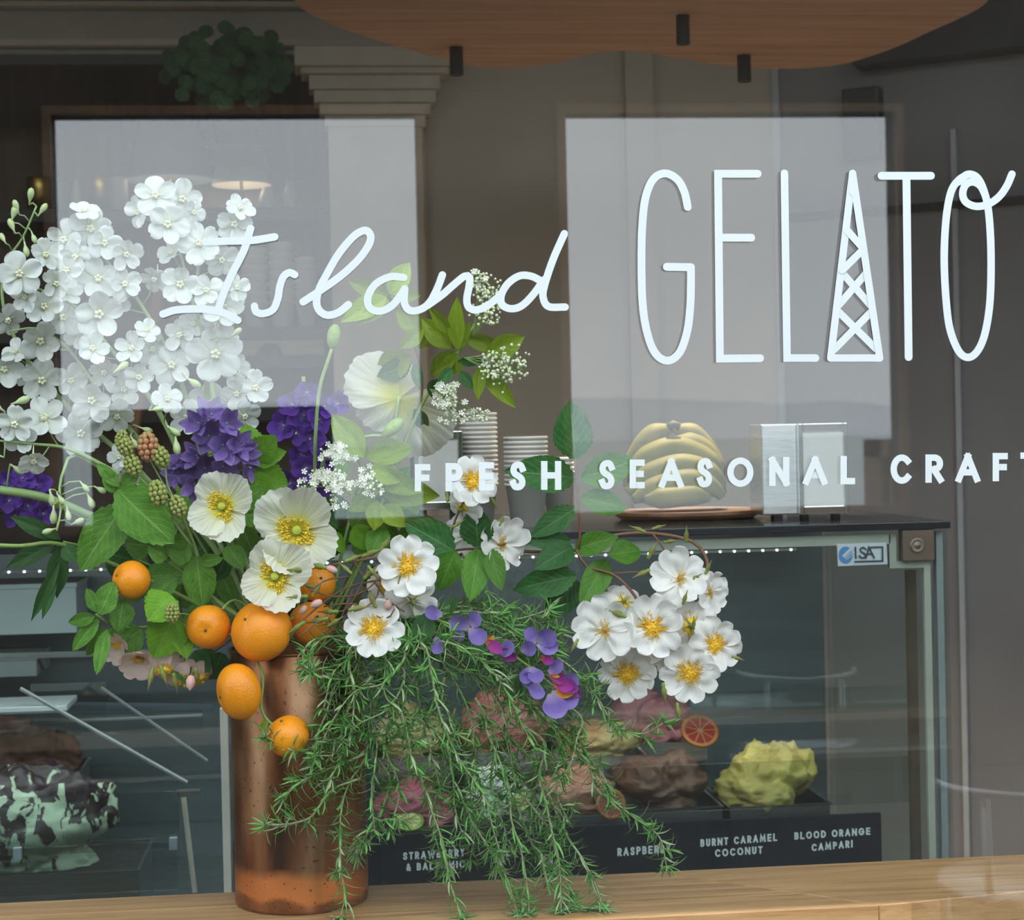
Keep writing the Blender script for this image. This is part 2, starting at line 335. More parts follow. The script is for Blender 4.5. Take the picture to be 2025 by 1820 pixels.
# plywood canopy with wavy rear edge
edge = [(545, -60), (590, 10), (650, 45), (720, 72), (800, 95), (880, 118), (950, 132), (1020, 134), (1090, 126), (1150, 112), (1210, 101), (1270, 103), (1340, 114), (1420, 128), (1500, 135), (1590, 135), (1660, 128), (1720, 112), (1780, 90), (1840, 62), (1900, 35), (1950, 5), (1985, -60)]
ZC = 2.5
pts = [PZ(x, y, ZC) for x, y in edge]; sm = catmull(pts, 0.02)
poly = [(p.x, p.y) for p in sm] + [(pts[-1].x + 0.15, 0.6), (pts[0].x - 0.15, 0.6)]
can = thing('plywood_canopy', (pts[11].x, 1.5, ZC), 'wavy-edged plywood ceiling canopy hung above the gelato counter', 'canopy')
put('canopy_panel', MB().prism(poly[::-1], ZC, ZC + 0.05).me('canopy_panel', M_ply), can)
for q in (0.35, 0.65):
    cxp = pts[0].lerp(pts[-1], q); put('suspension_rod', MB().tube([(cxp.x, 1.4, ZC + 0.05), (cxp.x, 1.4, 3.3)], 0.008).me('suspension_rod', M_darkmetal), can)
def spotlight(px, pt, pb, label, power):
    d = PZ(px, pt, ZC); w = 13.5 * (d - CAM).dot(FW) / FPX; h = P(px, pt, d.y).z - P(px, pb, d.y).z
    t = thing('spotlight', d, label, 'spotlight', 'black spotlights under the canopy')
    put('lamp_body', MB().lathe([(0, 0), (w, 0), (w, -h), (w * 0.82, -h), (w * 0.8, -h + 0.02), (0, -h + 0.022)][::-1], 24, d).me('lamp_body', M_darkmetal, True), t)
    put('lamp_lens', MB().lathe([(0, -h + 0.012), (w * 0.78, -h + 0.012)], 20, d).me('lamp_lens', emit_mat('warm_lens', (1.0, 0.85, 0.65), 3.0)), t)
    l = bpy.data.lights.new('spotlight_beam', 'SPOT'); l.energy = power; l.color = (1.0, 0.86, 0.68); l.spot_size = math.radians(80); l.spot_blend = 0.6; l.shadow_soft_size = 0.03
    lo = link('spotlight_beam', l); lo.location = d + Vector((0, 0, -h - 0.005)); return t
spotlight(902, 94, 149, 'black cylinder spotlight hanging near the left end of the wavy plywood edge', 120)
spotlight(1350, 31, 88, 'black cylinder spotlight set well inside the plywood underside', 120)
spotlight(1471, 110, 162, 'black cylinder spotlight at the wavy plywood edge above the letter L', 120)

# ---- across the way: a wall with two open windows, the sea and hills beyond (seen mirrored in the pane)
def opp(px, py): q = P(px, py, Y_OPP); return q.x, q.z
L0 = opp(100, 217)[0]; L1 = opp(822, 217)[0]; R0 = opp(1117, 235)[0]; R1 = opp(1768, 235)[0]
zt = opp(900, 225)[1]; zs = opp(900, 1022)[1]; H = 3.42
wo = MB()
for (a, b) in ((-9, L0), (L1, R0), (R1, 9)): wo.box((a, -Y_OPP - 0.12, 0), (b, -Y_OPP, H))
for (a, b) in ((L0, L1), (R0, R1)):
    wo.box((a, -Y_OPP - 0.12, 0), (b, -Y_OPP, zs)); wo.box((a, -Y_OPP - 0.12, zt), (b, -Y_OPP, H))
structure('wall_opposite', wo.me('wall_opposite', M_opposite), label='dark wall across the way with two open windows, mirrored in the glass')
for i, (a, b) in enumerate(((L0, L1), (R0, R1))):
    fr = MB(); w = 0.035
    fr.box((a - w, -Y_OPP, zs - w), (a, -Y_OPP + 0.03, zt + w)); fr.box((b, -Y_OPP, zs - w), (b + w, -Y_OPP + 0.03, zt + w)); fr.box((a, -Y_OPP, zt), (b, -Y_OPP + 0.03, zt + w)); fr.box((a, -Y_OPP, zs - w), (b, -Y_OPP + 0.03, zs))
    structure('window_%d' % (i + 2), fr.me('opposite_window_frame', M_brown_frame))
structure('sea', MB().box((-4000, -5500, -4.2), (4000, -9, -4.0)).me('sea', M_sea))
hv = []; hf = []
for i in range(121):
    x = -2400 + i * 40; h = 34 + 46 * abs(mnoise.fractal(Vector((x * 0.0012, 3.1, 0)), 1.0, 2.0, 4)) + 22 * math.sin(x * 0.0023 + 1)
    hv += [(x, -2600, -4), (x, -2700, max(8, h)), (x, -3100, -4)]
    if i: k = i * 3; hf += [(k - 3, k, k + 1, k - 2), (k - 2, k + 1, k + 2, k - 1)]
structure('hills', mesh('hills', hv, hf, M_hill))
# added dark board in place of an unknown dark shape mirrored at left
q0 = P(180, 985, Y_OPP - 0.5); q1 = P(657, 802, Y_OPP - 0.5)
bd = [(q0.x, 0), (q1.x, 0), (q1.x, q1.z - 0.04), (q1.x - 0.04, q1.z), (q0.x + 0.04, q1.z), (q0.x, q1.z - 0.04)]
ob = thing('stand_in_board', (q0.x, -Y_OPP + 0.4, 0), 'made-up dark board standing in for the dark shape low in the left mirrored window', 'board')
put('board_panel', MB().prism(bd, 0, 0.05, Matrix(((1, 0, 0, 0), (0, 0, 1, -Y_OPP + 0.42), (0, 1, 0, 0), (0, 0, 0, 1)))).me('board_panel', M_opposite), ob)
# small pier tower seen through the right-hand opposite window
tw = thing('pier_tower', P(1750, 985, 60) * 1, 'small brown open tower reflected at the edge of the right mirrored window', 'tower')
c0, c1 = P(1726, 992, 60), P(1776, 868, 60); mtw = lambda x, z: Vector((x, -60, z))
tm = MB(); ww = (c1.x - c0.x)
tm.box((c0.x, -61, -4.1), (c0.x + ww * 0.34, -60, c1.z)); tm.box((c0.x + ww * 0.66, -61, -4.1), (c1.x, -60, c1.z)); tm.box((c0.x, -61, c0.z + (c1.z - c0.z) * 0.72), (c1.x, -60, c1.z))
tw.location = (c0.x, -60, -4); W[tw.name] = Matrix.Translation(tw.location); put('tower_frame', tm.me('tower_frame', M_brown_frame), tw)
# cafe chair outside, mirrored low at the right edge
CH = 1.25; chp = P(2040, 1562, CH); ych = -CH
ch = thing('cafe_chair', (chp.x, ych, 0), 'pale metal cafe chair with curved back mirrored at the right edge', 'chair')
M_palemetal = mat('pale_metal', (0.6, 0.62, 0.64), 0.35, 0.6, c2=(0.5, 0.52, 0.54))
arc_ = [Vector((chp.x + 0.2 * math.cos(a), ych - 0.05 + 0.16 * math.sin(a), chp.z + 0.012 * abs(math.cos(a)))) for a in [math.radians(180 * i / 16) for i in range(17)]]
put('back_rail', MB().tube(arc_, 0.010).me('back_rail', M_palemetal, True), ch)
put('seat', MB().lathe([(0, 0.42), (0.19, 0.42), (0.2, 0.43), (0.19, 0.445), (0, 0.445)][::-1], 28, (chp.x, ych - 0.05, 0)).me('seat', M_palemetal, True), ch)
for a in (45, 135, 225, 315):
    e = Vector((chp.x + 0.18 * math.cos(math.radians(a)), ych - 0.05 + 0.18 * math.sin(math.radians(a)), 0)); top = chp.z if a < 180 else 0.42
    put('leg', MB().tube([e, Vector((e.x, e.y, 0.42)), Vector((e.x, e.y - (0.02 if a < 180 else 0), top))], 0.010).me('leg', M_palemetal, True), ch)
# ================================================================== LETTERING ON THE PANE
_lay = [0]
def ribbon(mb, pts, w, mapf, cap='round'):           # one stroke as a mitred strip; later strokes lie a hair in front
    pts = [Vector((p[0], p[1])) for p in pts]
    pts = [p for i, p in enumerate(pts) if i == 0 or (p - pts[i - 1]).length > 1e-3 * max(w, 1)]
    closed = (pts[0] - pts[-1]).length < 0.5 and len(pts) > 3
    if closed: cap = 'none'
    if cap == 'square' and len(pts) > 1:
        a = (pts[0] - pts[1]).normalized() * w / 2; b = (pts[-1] - pts[-2]).normalized() * w / 2; pts = [pts[0] + a] + pts[1:-1] + [pts[-1] + b]
    n = len(pts); _lay[0] = (_lay[0] + 1) % 12; L, R_ = [], []
    def lay(x, y, t): p = mapf(x, y); return p + (CAM - p).normalized() * (_lay[0] * 0.00012 + t * 0.00008)
    for i in range(n):
        p0 = pts[i - 1] if i else (pts[-2] if closed else pts[0] * 2 - pts[1]); p1 = pts[i + 1] if i < n - 1 else (pts[1] if closed else pts[-1] * 2 - pts[-2])
        d0 = (pts[i] - p0).normalized(); d1 = (p1 - pts[i]).normalized(); n0 = Vector((-d0.y, d0.x)); n1 = Vector((-d1.y, d1.x)); m = n0 + n1
        m = m.normalized() if m.length > 1e-4 else n0; k = w / 2 / max(0.35, m.dot(n0)); t = i / max(1, n - 1)
        L.append(lay(pts[i].x + m.x * k, pts[i].y + m.y * k, t)); R_.append(lay(pts[i].x - m.x * k, pts[i].y - m.y * k, t))
    mb.add(L + R_, [(i, i + 1, n + i + 1, n + i) for i in range(n - 1)])
    if cap == 'round':
        for p, q, t in ((pts[0], pts[1], 0), (pts[-1], pts[-2], 1)):
            d = (p - q).normalized(); a0 = math.atan2(d.y, d.x); k = 10
            mb.add([lay(p.x, p.y, t)] + [lay(p.x + w / 2 * math.cos(a0 - math.pi / 2 + math.pi * j / k), p.y + w / 2 * math.sin(a0 - math.pi / 2 + math.pi * j / k), t) for j in range(k + 1)], [(0, 1 + j, 2 + j) for j in range(k)])
onpane = lambda x, y: P(x, y, -0.0015)
def curve2(pts, step): return [(p.x, p.y) for p in catmull([(x, y, 0) for x, y in pts], step)]
def letter(strokes, w, label, tr=(1, 0, 0), cap='round'):
    k, ox, oy = tr; mb = MB()
    for kind, pts in strokes:
        pts = [(ox + x / k, oy + y / k) for x, y in pts]
        if kind == 'c': pts = curve2(pts, 4)
        ribbon(mb, pts, w, onpane, cap)
    return put('letter', mb.me('letter', M_white_vinyl), pane, label=label)
G = (2.5155, 1220, 300)
letter([('c', [(352,275),(335,200),(300,138),(240,108),(180,138),(142,230),(126,370),(122,560),(128,760),(150,900),(190,1002),(250,1040),(310,1002),(348,900),(364,780),(368,650),(368,575)]), ('l', [(368,575),(248,573)])], 15.5, 'white letter G of GELATO', G)
letter([('l', [(700,110),(503,110),(512,1030),(712,1028)]), ('l', [(508,428),(668,428)])], 15.5, 'white letter E of GELATO', G)
letter([('l', [(833,108),(846,1027),(988,1027)])], 15, 'white letter L of GELATO', G)
letter([('l', [(1172,108),(1063,1027)]), ('l', [(1063,1027),(1307,1027)]), ('l', [(1307,1027),(1172,108)]), ('l', [(1172,108),(1173,200)])] + [('l', s) for s in ([(1148,395),(1224,480)],[(1222,490),(1120,590)],[(1118,600),(1262,765)],[(1240,605),(1102,765)],[(1095,790),(1288,980)],[(1272,790),(1080,985)])], 14.5, 'white letter A of GELATO drawn as a lattice tower', G)
letter([('l', [(1316,120),(1562,120)]), ('l', [(1440,120),(1451,1022)])], 15.5, 'white letter T of GELATO', G)
letter([('c', [(1965,112),(1940,170),(1900,225),(1845,262),(1785,272),(1735,250),(1720,208),(1735,165),(1770,150),(1808,170),(1832,215)]), ('c', [(1700,150),(1745,113),(1795,132),(1832,215),(1852,330),(1861,520),(1856,740),(1832,900),(1795,990),(1748,1024),(1700,992),(1656,880),(1636,720),(1628,520),(1638,330),(1662,200),(1700,142),(1745,113)])], 14.8, 'white letter O of GELATO with looping flourish', G)
I4 = (4.05, 300, 420); I3 = (3.068, 500, 420)
letter([('c', [(792,130),(740,300),(640,500),(575,650),(535,770)]), ('c', [(430,236),(620,230),(800,225),(985,197)]), ('c', [(90,815),(200,782),(400,775),(560,800),(690,865)])], 15, 'white script letter I of Island', I4)
letter([('c', [(1145,500),(1105,483),(1055,515),(1025,600),(1010,690),(970,780),(890,812),(835,795),(823,752)])], 14.6, 'white script letter s of Island', I4)
letter([('c', [(1213,717),(1330,640),(1500,520),(1640,395),(1728,280),(1754,195),(1712,145),(1620,190),(1500,330),(1400,500),(1340,620),(1320,720),(1345,790),(1410,825),(1500,800),(1575,740)])], 15, 'white script letter l of Island', I4)
letter([('c', [(915,395),(830,392),(740,440),(697,520),(710,580),(770,600),(840,570),(895,505),(922,465)]), ('c', [(922,465),(918,540),(940,588),(985,598),(1050,570),(1100,505),(1130,435),(1150,380)])], 14.6, 'white script letter a of Island', I3)
letter([('c', [(1150,380),(1120,460),(1085,530)]), ('c', [(1060,565),(1150,500),(1230,430),(1285,388),(1315,395),(1312,450),(1298,530),(1312,578),(1360,592),(1430,562),(1500,505)])], 14.6, 'white script letter n of Island', I3)
letter([('c', [(1745,415),(1690,388),(1620,385),(1550,430),(1508,500),(1512,560),(1565,585),(1630,568),(1700,500),(1765,410)]), ('c', [(1890,130),(1820,290),(1768,450),(1762,520),(1795,572),(1895,575)])], 14.6, 'white script letter d of Island', I3)
def arc(cx, cy, rx, ry, a0, a1, n=14): return [(cx + rx * math.cos(math.radians(a0 + (a1 - a0) * i / n)), cy + ry * math.sin(math.radians(a0 + (a1 - a0) * i / n))) for i in range(n + 1)]
S_ = [(0.97, 0.82), (0.80, 0.97), (0.5, 1.0), (0.18, 0.93), (0.06, 0.75), (0.2, 0.6), (0.5, 0.51), (0.82, 0.40), (0.96, 0.23), (0.82, 0.06), (0.5, 0.0), (0.2, 0.03), (0.03, 0.18)]
FONT = {
 'A': [[(0, 0), (0.5, 1)], [(0.5, 1), (1, 0)], [(0.2, 0.3), (0.8, 0.3)]], 'B': [[(0, 0), (0, 1)], [(0, 1), (0.5, 1)] + arc(0.5, 0.76, 0.42, 0.24, 90, -90) + [(0, 0.52)], [(0, 0.52), (0.55, 0.52)] + arc(0.55, 0.26, 0.45, 0.26, 90, -90) + [(0, 0)]],
 'C': [arc(0.55, 0.5, 0.55, 0.5, 45, 315, 22)], 'D': [[(0, 0), (0, 1)], [(0, 1), (0.35, 1)] + arc(0.35, 0.5, 0.65, 0.5, 90, -90) + [(0, 0)]],
 'E': [[(0, 0), (0, 1)], [(0, 1), (1, 1)], [(0, 0.5), (0.9, 0.5)], [(0, 0), (1, 0)]], 'F': [[(0, 0), (0, 1)], [(0, 1), (1, 1)], [(0, 0.5), (0.9, 0.5)]],
 'G': [arc(0.5, 0.5, 0.5, 0.5, 45, 360, 24), [(1, 0.48), (0.6, 0.48)]], 'H': [[(0, 0), (0, 1)], [(1, 0), (1, 1)], [(0, 0.5), (1, 0.5)]], 'I': [[(0.5, 0), (0.5, 1)]],
 'L': [[(0, 1), (0, 0)], [(0, 0), (1, 0)]], 'M': [[(0, 0), (0.1, 1), (0.5, 0.2), (0.9, 1), (1, 0)]], 'N': [[(0, 0), (0, 1)], [(0, 1), (1, 0)], [(1, 0), (1, 1)]],
 'O': [arc(0.5, 0.5, 0.5, 0.5, 0, 360, 28)], 'P': [[(0, 0), (0, 1)], [(0, 1), (0.5, 1)] + arc(0.5, 0.73, 0.5, 0.27, 90, -90) + [(0, 0.46)]],
 'R': [[(0, 0), (0, 1)], [(0, 1), (0.5, 1)] + arc(0.5, 0.73, 0.46, 0.27, 90, -90) + [(0, 0.46)], [(0.45, 0.46), (1, 0)]], 'S': [S_],
 'T': [[(0, 1), (1, 1)], [(0.5, 1), (0.5, 0)]], 'U': [[(0, 1), (0, 0.35)] + arc(0.5, 0.35, 0.5, 0.35, 180, 360) + [(1, 1)]], 'W': [[(0, 1), (0.25, 0), (0.5, 0.85), (0.75, 0), (1, 1)]],
 'Y': [[(0, 1), (0.5, 0.45)], [(1, 1), (0.5, 0.45)], [(0.5, 0.45), (0.5, 0)]],
 '&': [[(1, 0), (0.3, 0.68), (0.25, 0.88), (0.45, 1), (0.65, 0.88), (0.6, 0.7), (0.1, 0.4), (0.05, 0.15), (0.3, 0), (0.65, 0.08), (0.95, 0.45)]]}
def glyph(mb, chx, x0, x1, yt, yb, w, mapf):
    h = w / 2
    for s in FONT[chx]:
        if chx == 'S': s = [(p.x, p.y) for p in catmull([(a, b, 0) for a, b in s], 0.06)]
        pts = [(x0 + h + (x1 - x0 - w) * a, yb - h - (yb - yt - w) * b) for a, b in s]
        ribbon(mb, pts, w, mapf, 'square')
for wd, row in (('FRESH', [('F',820,851,918,972),('R',881,916,916,972),('E',947,977,914,970),('S',1008,1040,913,970),('H',1070,1110,912,969)]),
                ('SEASONAL', [('S',1184,1216,910,968),('E',1245,1275,909,966),('A',1303,1352,907,965),('S',1378,1409,906,964),('O',1438,1490,905,963),('N',1521,1561,904,961),('A',1588,1636,903,959),('L',1662,1691,902,958)]),
                ('CRAFT', [('C',1761,1803,899,957),('R',1830,1866,899,955),('A',1890,1938,897,954),('F',1963,1993,896,952),('T',2018,2056,895,951)])):
    for c_, a_, b_, t_, d_ in row:
        mb = MB(); glyph(mb, c_, a_, b_, t_, d_, 12.6, onpane)
        put('letter', mb.me('letter', M_white_vinyl), pane, label='small white capital %s in the word %s' % (c_, wd))
WID = {'I': 0.2, 'M': 0.85, 'W': 0.95, 'O': 0.8, 'C': 0.72, 'G': 0.8, 'A': 0.72, 'N': 0.7, '&': 0.65, 'D': 0.68, ' ': 0.35}
def text_line(mb, txt, x0, x1, yc0, yc1, hgt, w, mapf):   # a line of capitals along a slanted baseline, in pixels
    ws = [WID.get(c, 0.58) for c in txt]; gap = 0.22; tot = sum(ws) + gap * (len(ws) - 1); x = 0.0
    for c, q in zip(txt, ws):
        a, b = x0 + (x1 - x0) * x / tot, x0 + (x1 - x0) * (x + q) / tot; yc = yc0 + (yc1 - yc0) * ((x + q / 2) / tot)
        if c != ' ': glyph(mb, c, a, b, yc - hgt / 2, yc + hgt / 2, w, mapf)
        x += q + gap
# ================================================================== BENCH
ZB = 0.75
J = PZ(1740, 1790, ZB); K = PZ(1290, 1718, ZB); R2 = PZ(2025, 1762, ZB); B0 = PZ(440, 1765, ZB); B1 = PZ(2025, 1690, ZB)
bdir = (B1 - B0); 
def back_at(x): return B0.y + bdir.y / bdir.x * (x - B0.x)
rdir = (R2 - J); TH = 0.045
bn = thing('window_bench', (J.x - 0.4, J.y + 0.1, ZB - TH), 'long oak window bench with a slanted board joint', 'bench')
N_PL = 3; XL = -1.6
Kx = K.x; Ky = back_at(Kx)
for i in range(N_PL):
    a, b = i / N_PL, (i + 1) / N_PL; g = 0.0006
    def fr(t): return J.y + (back_at(XL) - J.y) * t
    def en(t): return J.x + (Kx - J.x) * t, J.y + (Ky - J.y) * t
    ea, eb = en(a), en(b)
    poly = [(XL, fr(a) + g), (ea[0] - 0.0015, ea[1] + g), (eb[0] - 0.0015, eb[1] - g), (XL, fr(b) - g)]
    put('plank', bevel(MB().prism(poly, ZB - TH, ZB).me('plank', M_oak), 0.002), bn)
e2 = J + rdir * 4.5
put('plank', bevel(MB().prism([(J.x + 0.002, J.y), (e2.x, e2.y), (e2.x, back_at(e2.x)), (Kx + 0.004, Ky)], ZB - TH, ZB).me('plank', M_oak), 0.002), bn)
for x in (-1.0, 0.1, 1.0):
    put('bracket', slab('bracket', M_darkmetal, x - 0.02, J.y + 0.06, 0.0, x + 0.02, J.y + 0.12, ZB - TH), bn)
YB = J.y

# ================================================================== COPPER VASE
vf = PZ(592, 1812, ZB); VR = 130 * S(vf.y + 0.1); VY = vf.y + VR; VX = P(592, 1550, VY).x; VTOP = P(592, 1296, VY - VR).z
def copper():
    m, t, b, o = nt('aged_copper'); b.inputs['Metallic'].default_value = 0.9; b.inputs['Roughness'].default_value = 0.38
    v = coords(t, (6, 6, 1.6)); n = N(t, 'ShaderNodeTexNoise'); n.inputs['Scale'].default_value = 3.0; n.inputs['Detail'].default_value = 5; t.links.new(v, n.inputs['Vector'])
    base = ramp(t, n.outputs['Fac'], [(0.32, (0.10, 0.042, 0.02)), (0.48, (0.27, 0.11, 0.045)), (0.56, (0.33, 0.16, 0.08)), (0.68, (0.50, 0.29, 0.17))])
    tc = N(t, 'ShaderNodeTexCoord'); sp = N(t, 'ShaderNodeSeparateXYZ'); t.links.new(tc.outputs['Object'], sp.inputs[0])
    n2 = N(t, 'ShaderNodeTexNoise'); n2.inputs['Scale'].default_value = 9; n2.inputs['Detail'].default_value = 6; t.links.new(tc.outputs['Object'], n2.inputs['Vector'])
    z = math_(t, 'ADD', sp.outputs['Z'], math_(t, 'MULTIPLY', math_(t, 'SUBTRACT', n2.outputs['Fac'], 0.5), 0.055))
    band = ramp(t, math_(t, 'MULTIPLY', z, 10.0), [(0.0, (0.15, 0.15, 0.15)), (0.16, (0.25, 0.25, 0.25)), (0.24, (1, 1, 1)), (0.52, (0.9, 0.9, 0.9)), (0.68, (0, 0, 0))])
    mx = N(t, 'ShaderNodeMix', data_type='RGBA'); t.links.new(band, mx.inputs[0]); t.links.new(base, mx.inputs[6]); mx.inputs[7].default_value = (0.90, 0.36, 0.12, 1)
    sk = N(t, 'ShaderNodeTexNoise'); sk.inputs['Scale'].default_value = 140; t.links.new(tc.outputs['Object'], sk.inputs['Vector'])
    m2 = N(t, 'ShaderNodeMix', data_type='RGBA'); t.links.new(math_(t, 'MULTIPLY', math_(t, 'GREATER_THAN', sk.outputs['Fac'], 0.68), 0.7), m2.inputs[0]); t.links.new(mx.outputs[2], m2.inputs[6]); m2.inputs[7].default_value = (0.09, 0.04, 0.02, 1)
    t.links.new(m2.outputs[2], b.inputs['Base Color'])
    t.links.new(math_(t, 'ADD', math_(t, 'MULTIPLY', n.outputs['Fac'], 0.3), 0.22), b.inputs['Roughness']); bump(t, b, n2.outputs['Fac'], 0.1, 0.004); return m
M_copper = copper(); hV = VTOP - ZB
va = thing('copper_vase', (VX, VY, ZB), 'tall cylindrical aged copper vase holding the flower arrangement', 'vase')
put('vase_body', MB().lathe([(0, 0.004), (VR * 0.98, 0), (VR, 0.006), (VR, hV - 0.004), (VR - 0.002, hV), (VR - 0.004, hV - 0.003), (VR - 0.004, 0.02), (0, 0.02)], 72).me('vase_body', M_copper, True), va, Matrix.Translation((VX, VY, ZB)))
bevel_ring = MB().lathe([(VR - 0.003, hV - 0.002), (VR + 0.0015, hV - 0.001), (VR + 0.0015, hV + 0.0015), (VR - 0.003, hV + 0.0015)], 72)
put('rim', bevel_ring.me('rim', M_copper, True), va, Matrix.Translation((VX, VY, ZB)))

# ================================================================== GELATO DISPLAY CASE
YC = 1.0; YCB = 1.95
cxr = P(1876, 1200, YC).x; cxl = -1.7; cb = P(1300, 1900, YC).z
ztop = P(1700, 1046, YC).z + 0.0; zlab = P(1470, 1621, YC + 0.05).z
M_navy = mat('navy_case_body', (0.02, 0.028, 0.038), 0.4, c2=(0.014, 0.02, 0.028)); M_caseback = mat('grey_case_lining', (0.16, 0.205, 0.225), 0.35, 0.3, c2=(0.13, 0.17, 0.185), scale=3, stretch=(1, 1, 6))
M_gasket = mat('pale_gasket', (0.44, 0.44, 0.38), 0.6, c2=(0.40, 0.40, 0.35)); M_bracket = mat('brown_bracket', (0.12, 0.085, 0.06), 0.45, c2=(0.09, 0.065, 0.045))
gc = thing('gelato_display_case', (0, (YC + YCB) / 2, 0), 'long glass-fronted gelato display case behind the flowers', 'display case')
put('case_base', slab('case_base', M_navy, cxl, YC + 0.02, 0.0, cxr, YCB, zlab - 0.24), gc)
put('case_deck', slab('case_deck', M_steel, cxl, YC + 0.1, zlab - 0.24, cxr - 0.02, YCB, zlab - 0.22), gc)
put('rear_panel', slab('rear_panel', M_caseback, cxl, YCB - 0.02, zlab - 0.22, cxr - 0.01, YCB, ztop - 0.02), gc)
put('top_slab', slab('top_slab', mat('black_glass_top', (0.012, 0.016, 0.02), 0.12, c2=(0.015, 0.02, 0.025)), cxl, YC - 0.012, ztop - 0.004, cxr + 0.004, YCB, ztop + 0.012, 0.002), gc)
pL0, pL1 = P(437, 1500, YC).x, P(452, 1500, YC).x; bx = P(1840, 1300, YC).x
def fpane(x0, x1): return slab('front_glass', M_cglass, x0, YC, zlab - 0.22, x1, YC + 0.006, ztop - 0.006)
put('front_glass', fpane(cxl, pL0), gc); put('front_glass', fpane(pL1, cxr - 0.004), gc)
put('end_glass', slab('end_glass', M_cglass, cxr - 0.004, YC + 0.008, zlab - 0.22, cxr + 0.004, YCB - 0.03, ztop - 0.006), gc)
put('front_post', slab('front_post', M_gasket, pL0, YC - 0.006, cb, pL1, YC + 0.02, P(445, 1402, YC).z), gc)
g0 = P(1755, 1067, YC); gw = 20 * S(YC)
zr0 = ztop - 0.045
put('top_gasket', slab('top_gasket', M_gasket, pL1, YC + 0.008, P(1755, 1077, YC).z, P(1763, 1067, YC).x, YC + 0.02, P(1755, 1057, YC).z), gc)
gk = MB(); xa, xb = P(1761, 1090, YC).x, P(1775, 1090, YC).x; zc_, zd_ = P(1800, 1124, YC).z, P(1800, 1110, YC).z; xc_, xd_ = P(1833, 1300, YC).x, P(1846, 1300, YC).x
gk.box((xa, YC + 0.008, zc_), (xb, YC + 0.02, P(1768, 1057, YC).z)); gk.box((xb, YC + 0.008, zc_), (xd_, YC + 0.02, zd_)); gk.box((xc_, YC + 0.008, cb), (xd_, YC + 0.02, zc_))
put('corner_gasket', gk.me('corner_gasket', M_gasket), gc)
a, b = P(1783, 1110, YC), P(1845, 1047, YC); cbk = put('corner_bracket', slab('corner_bracket', M_bracket, a.x, YC - 0.008, a.z, b.x, YC + 0.02, b.z, 0.002), gc)
bc = P(1814, 1079, YC - 0.009)
put('bracket_bolt', MB().lathe([(0, 0.004), (0.004, 0.0035), (0.0045, 0.001), (0.011, 0.001), (0.014, 0.003), (0.016, 0)], 24, bc, Matrix(((1, 0, 0), (0, 0, -1), (0, 1, 0)))).me('bracket_bolt', mat('dull_bolt', (0.20, 0.17, 0.14), 0.35, 0.5), True), cbk)
ex0, ex1 = P(1858, 1300, YC).x, P(1871, 1300, YC).x
put('end_post', slab('end_post', mat('grey_post', (0.27, 0.30, 0.31), 0.4, c2=(0.24, 0.27, 0.28)), ex0, YC + 0.008, cb, ex1, YC + 0.03, P(1866, 1052, YC).z), gc)
ix0, ix1 = P(1795, 1300, YC + 0.1).x, P(1812, 1300, YC + 0.1).x
put('inner_post', slab('inner_post', M_bracket, ix0, YC + 0.09, cb, ix1, YC + 0.11, P(1800, 1128, YC + 0.1).z), gc)
zi = P(1300, 1440, YC + 0.5)
# light strip under the top
q0, q1 = P(60, 1136, YC + 0.1), P(1575, 1088, YC + 0.1); lz = (q1.z + q0.z) / 2
ls = put('light_strip', slab('light_strip', mat('strip_housing', (0.6, 0.62, 0.6), 0.3, 0.5, c2=(0.5, 0.52, 0.5)), cxl + 0.3, YC + 0.10, q1.z - 0.001, q1.x, YC + 0.11, q1.z + 0.004), gc)
M_led = emit_mat('led', (0.95, 0.98, 1.0), 2.5); x = q1.x - 0.012; led = MB().ball((0, 0, 0), (0.0027, 0.003, 0.0027), 10, 6).me('led', M_led, True)
st = 29 * S(YC + 0.1)
while x > cxl + 0.32:
    put('led', led, ls, Matrix.Translation((x, YC + 0.098, q1.z + 0.001))); x -= st
ll = bpy.data.lights.new('case_strip_light', 'AREA'); ll.shape = 'RECTANGLE'; ll.size = q1.x - cxl - 0.3; ll.size_y = 0.012; ll.energy = 5.0; ll.color = (0.93, 0.98, 1.0)
lo = link('case_strip_light', ll); lo.location = ((q1.x + cxl + 0.3) / 2, YC + 0.115, q1.z - 0.004); lo.rotation_euler = (math.radians(20), 0, 0)
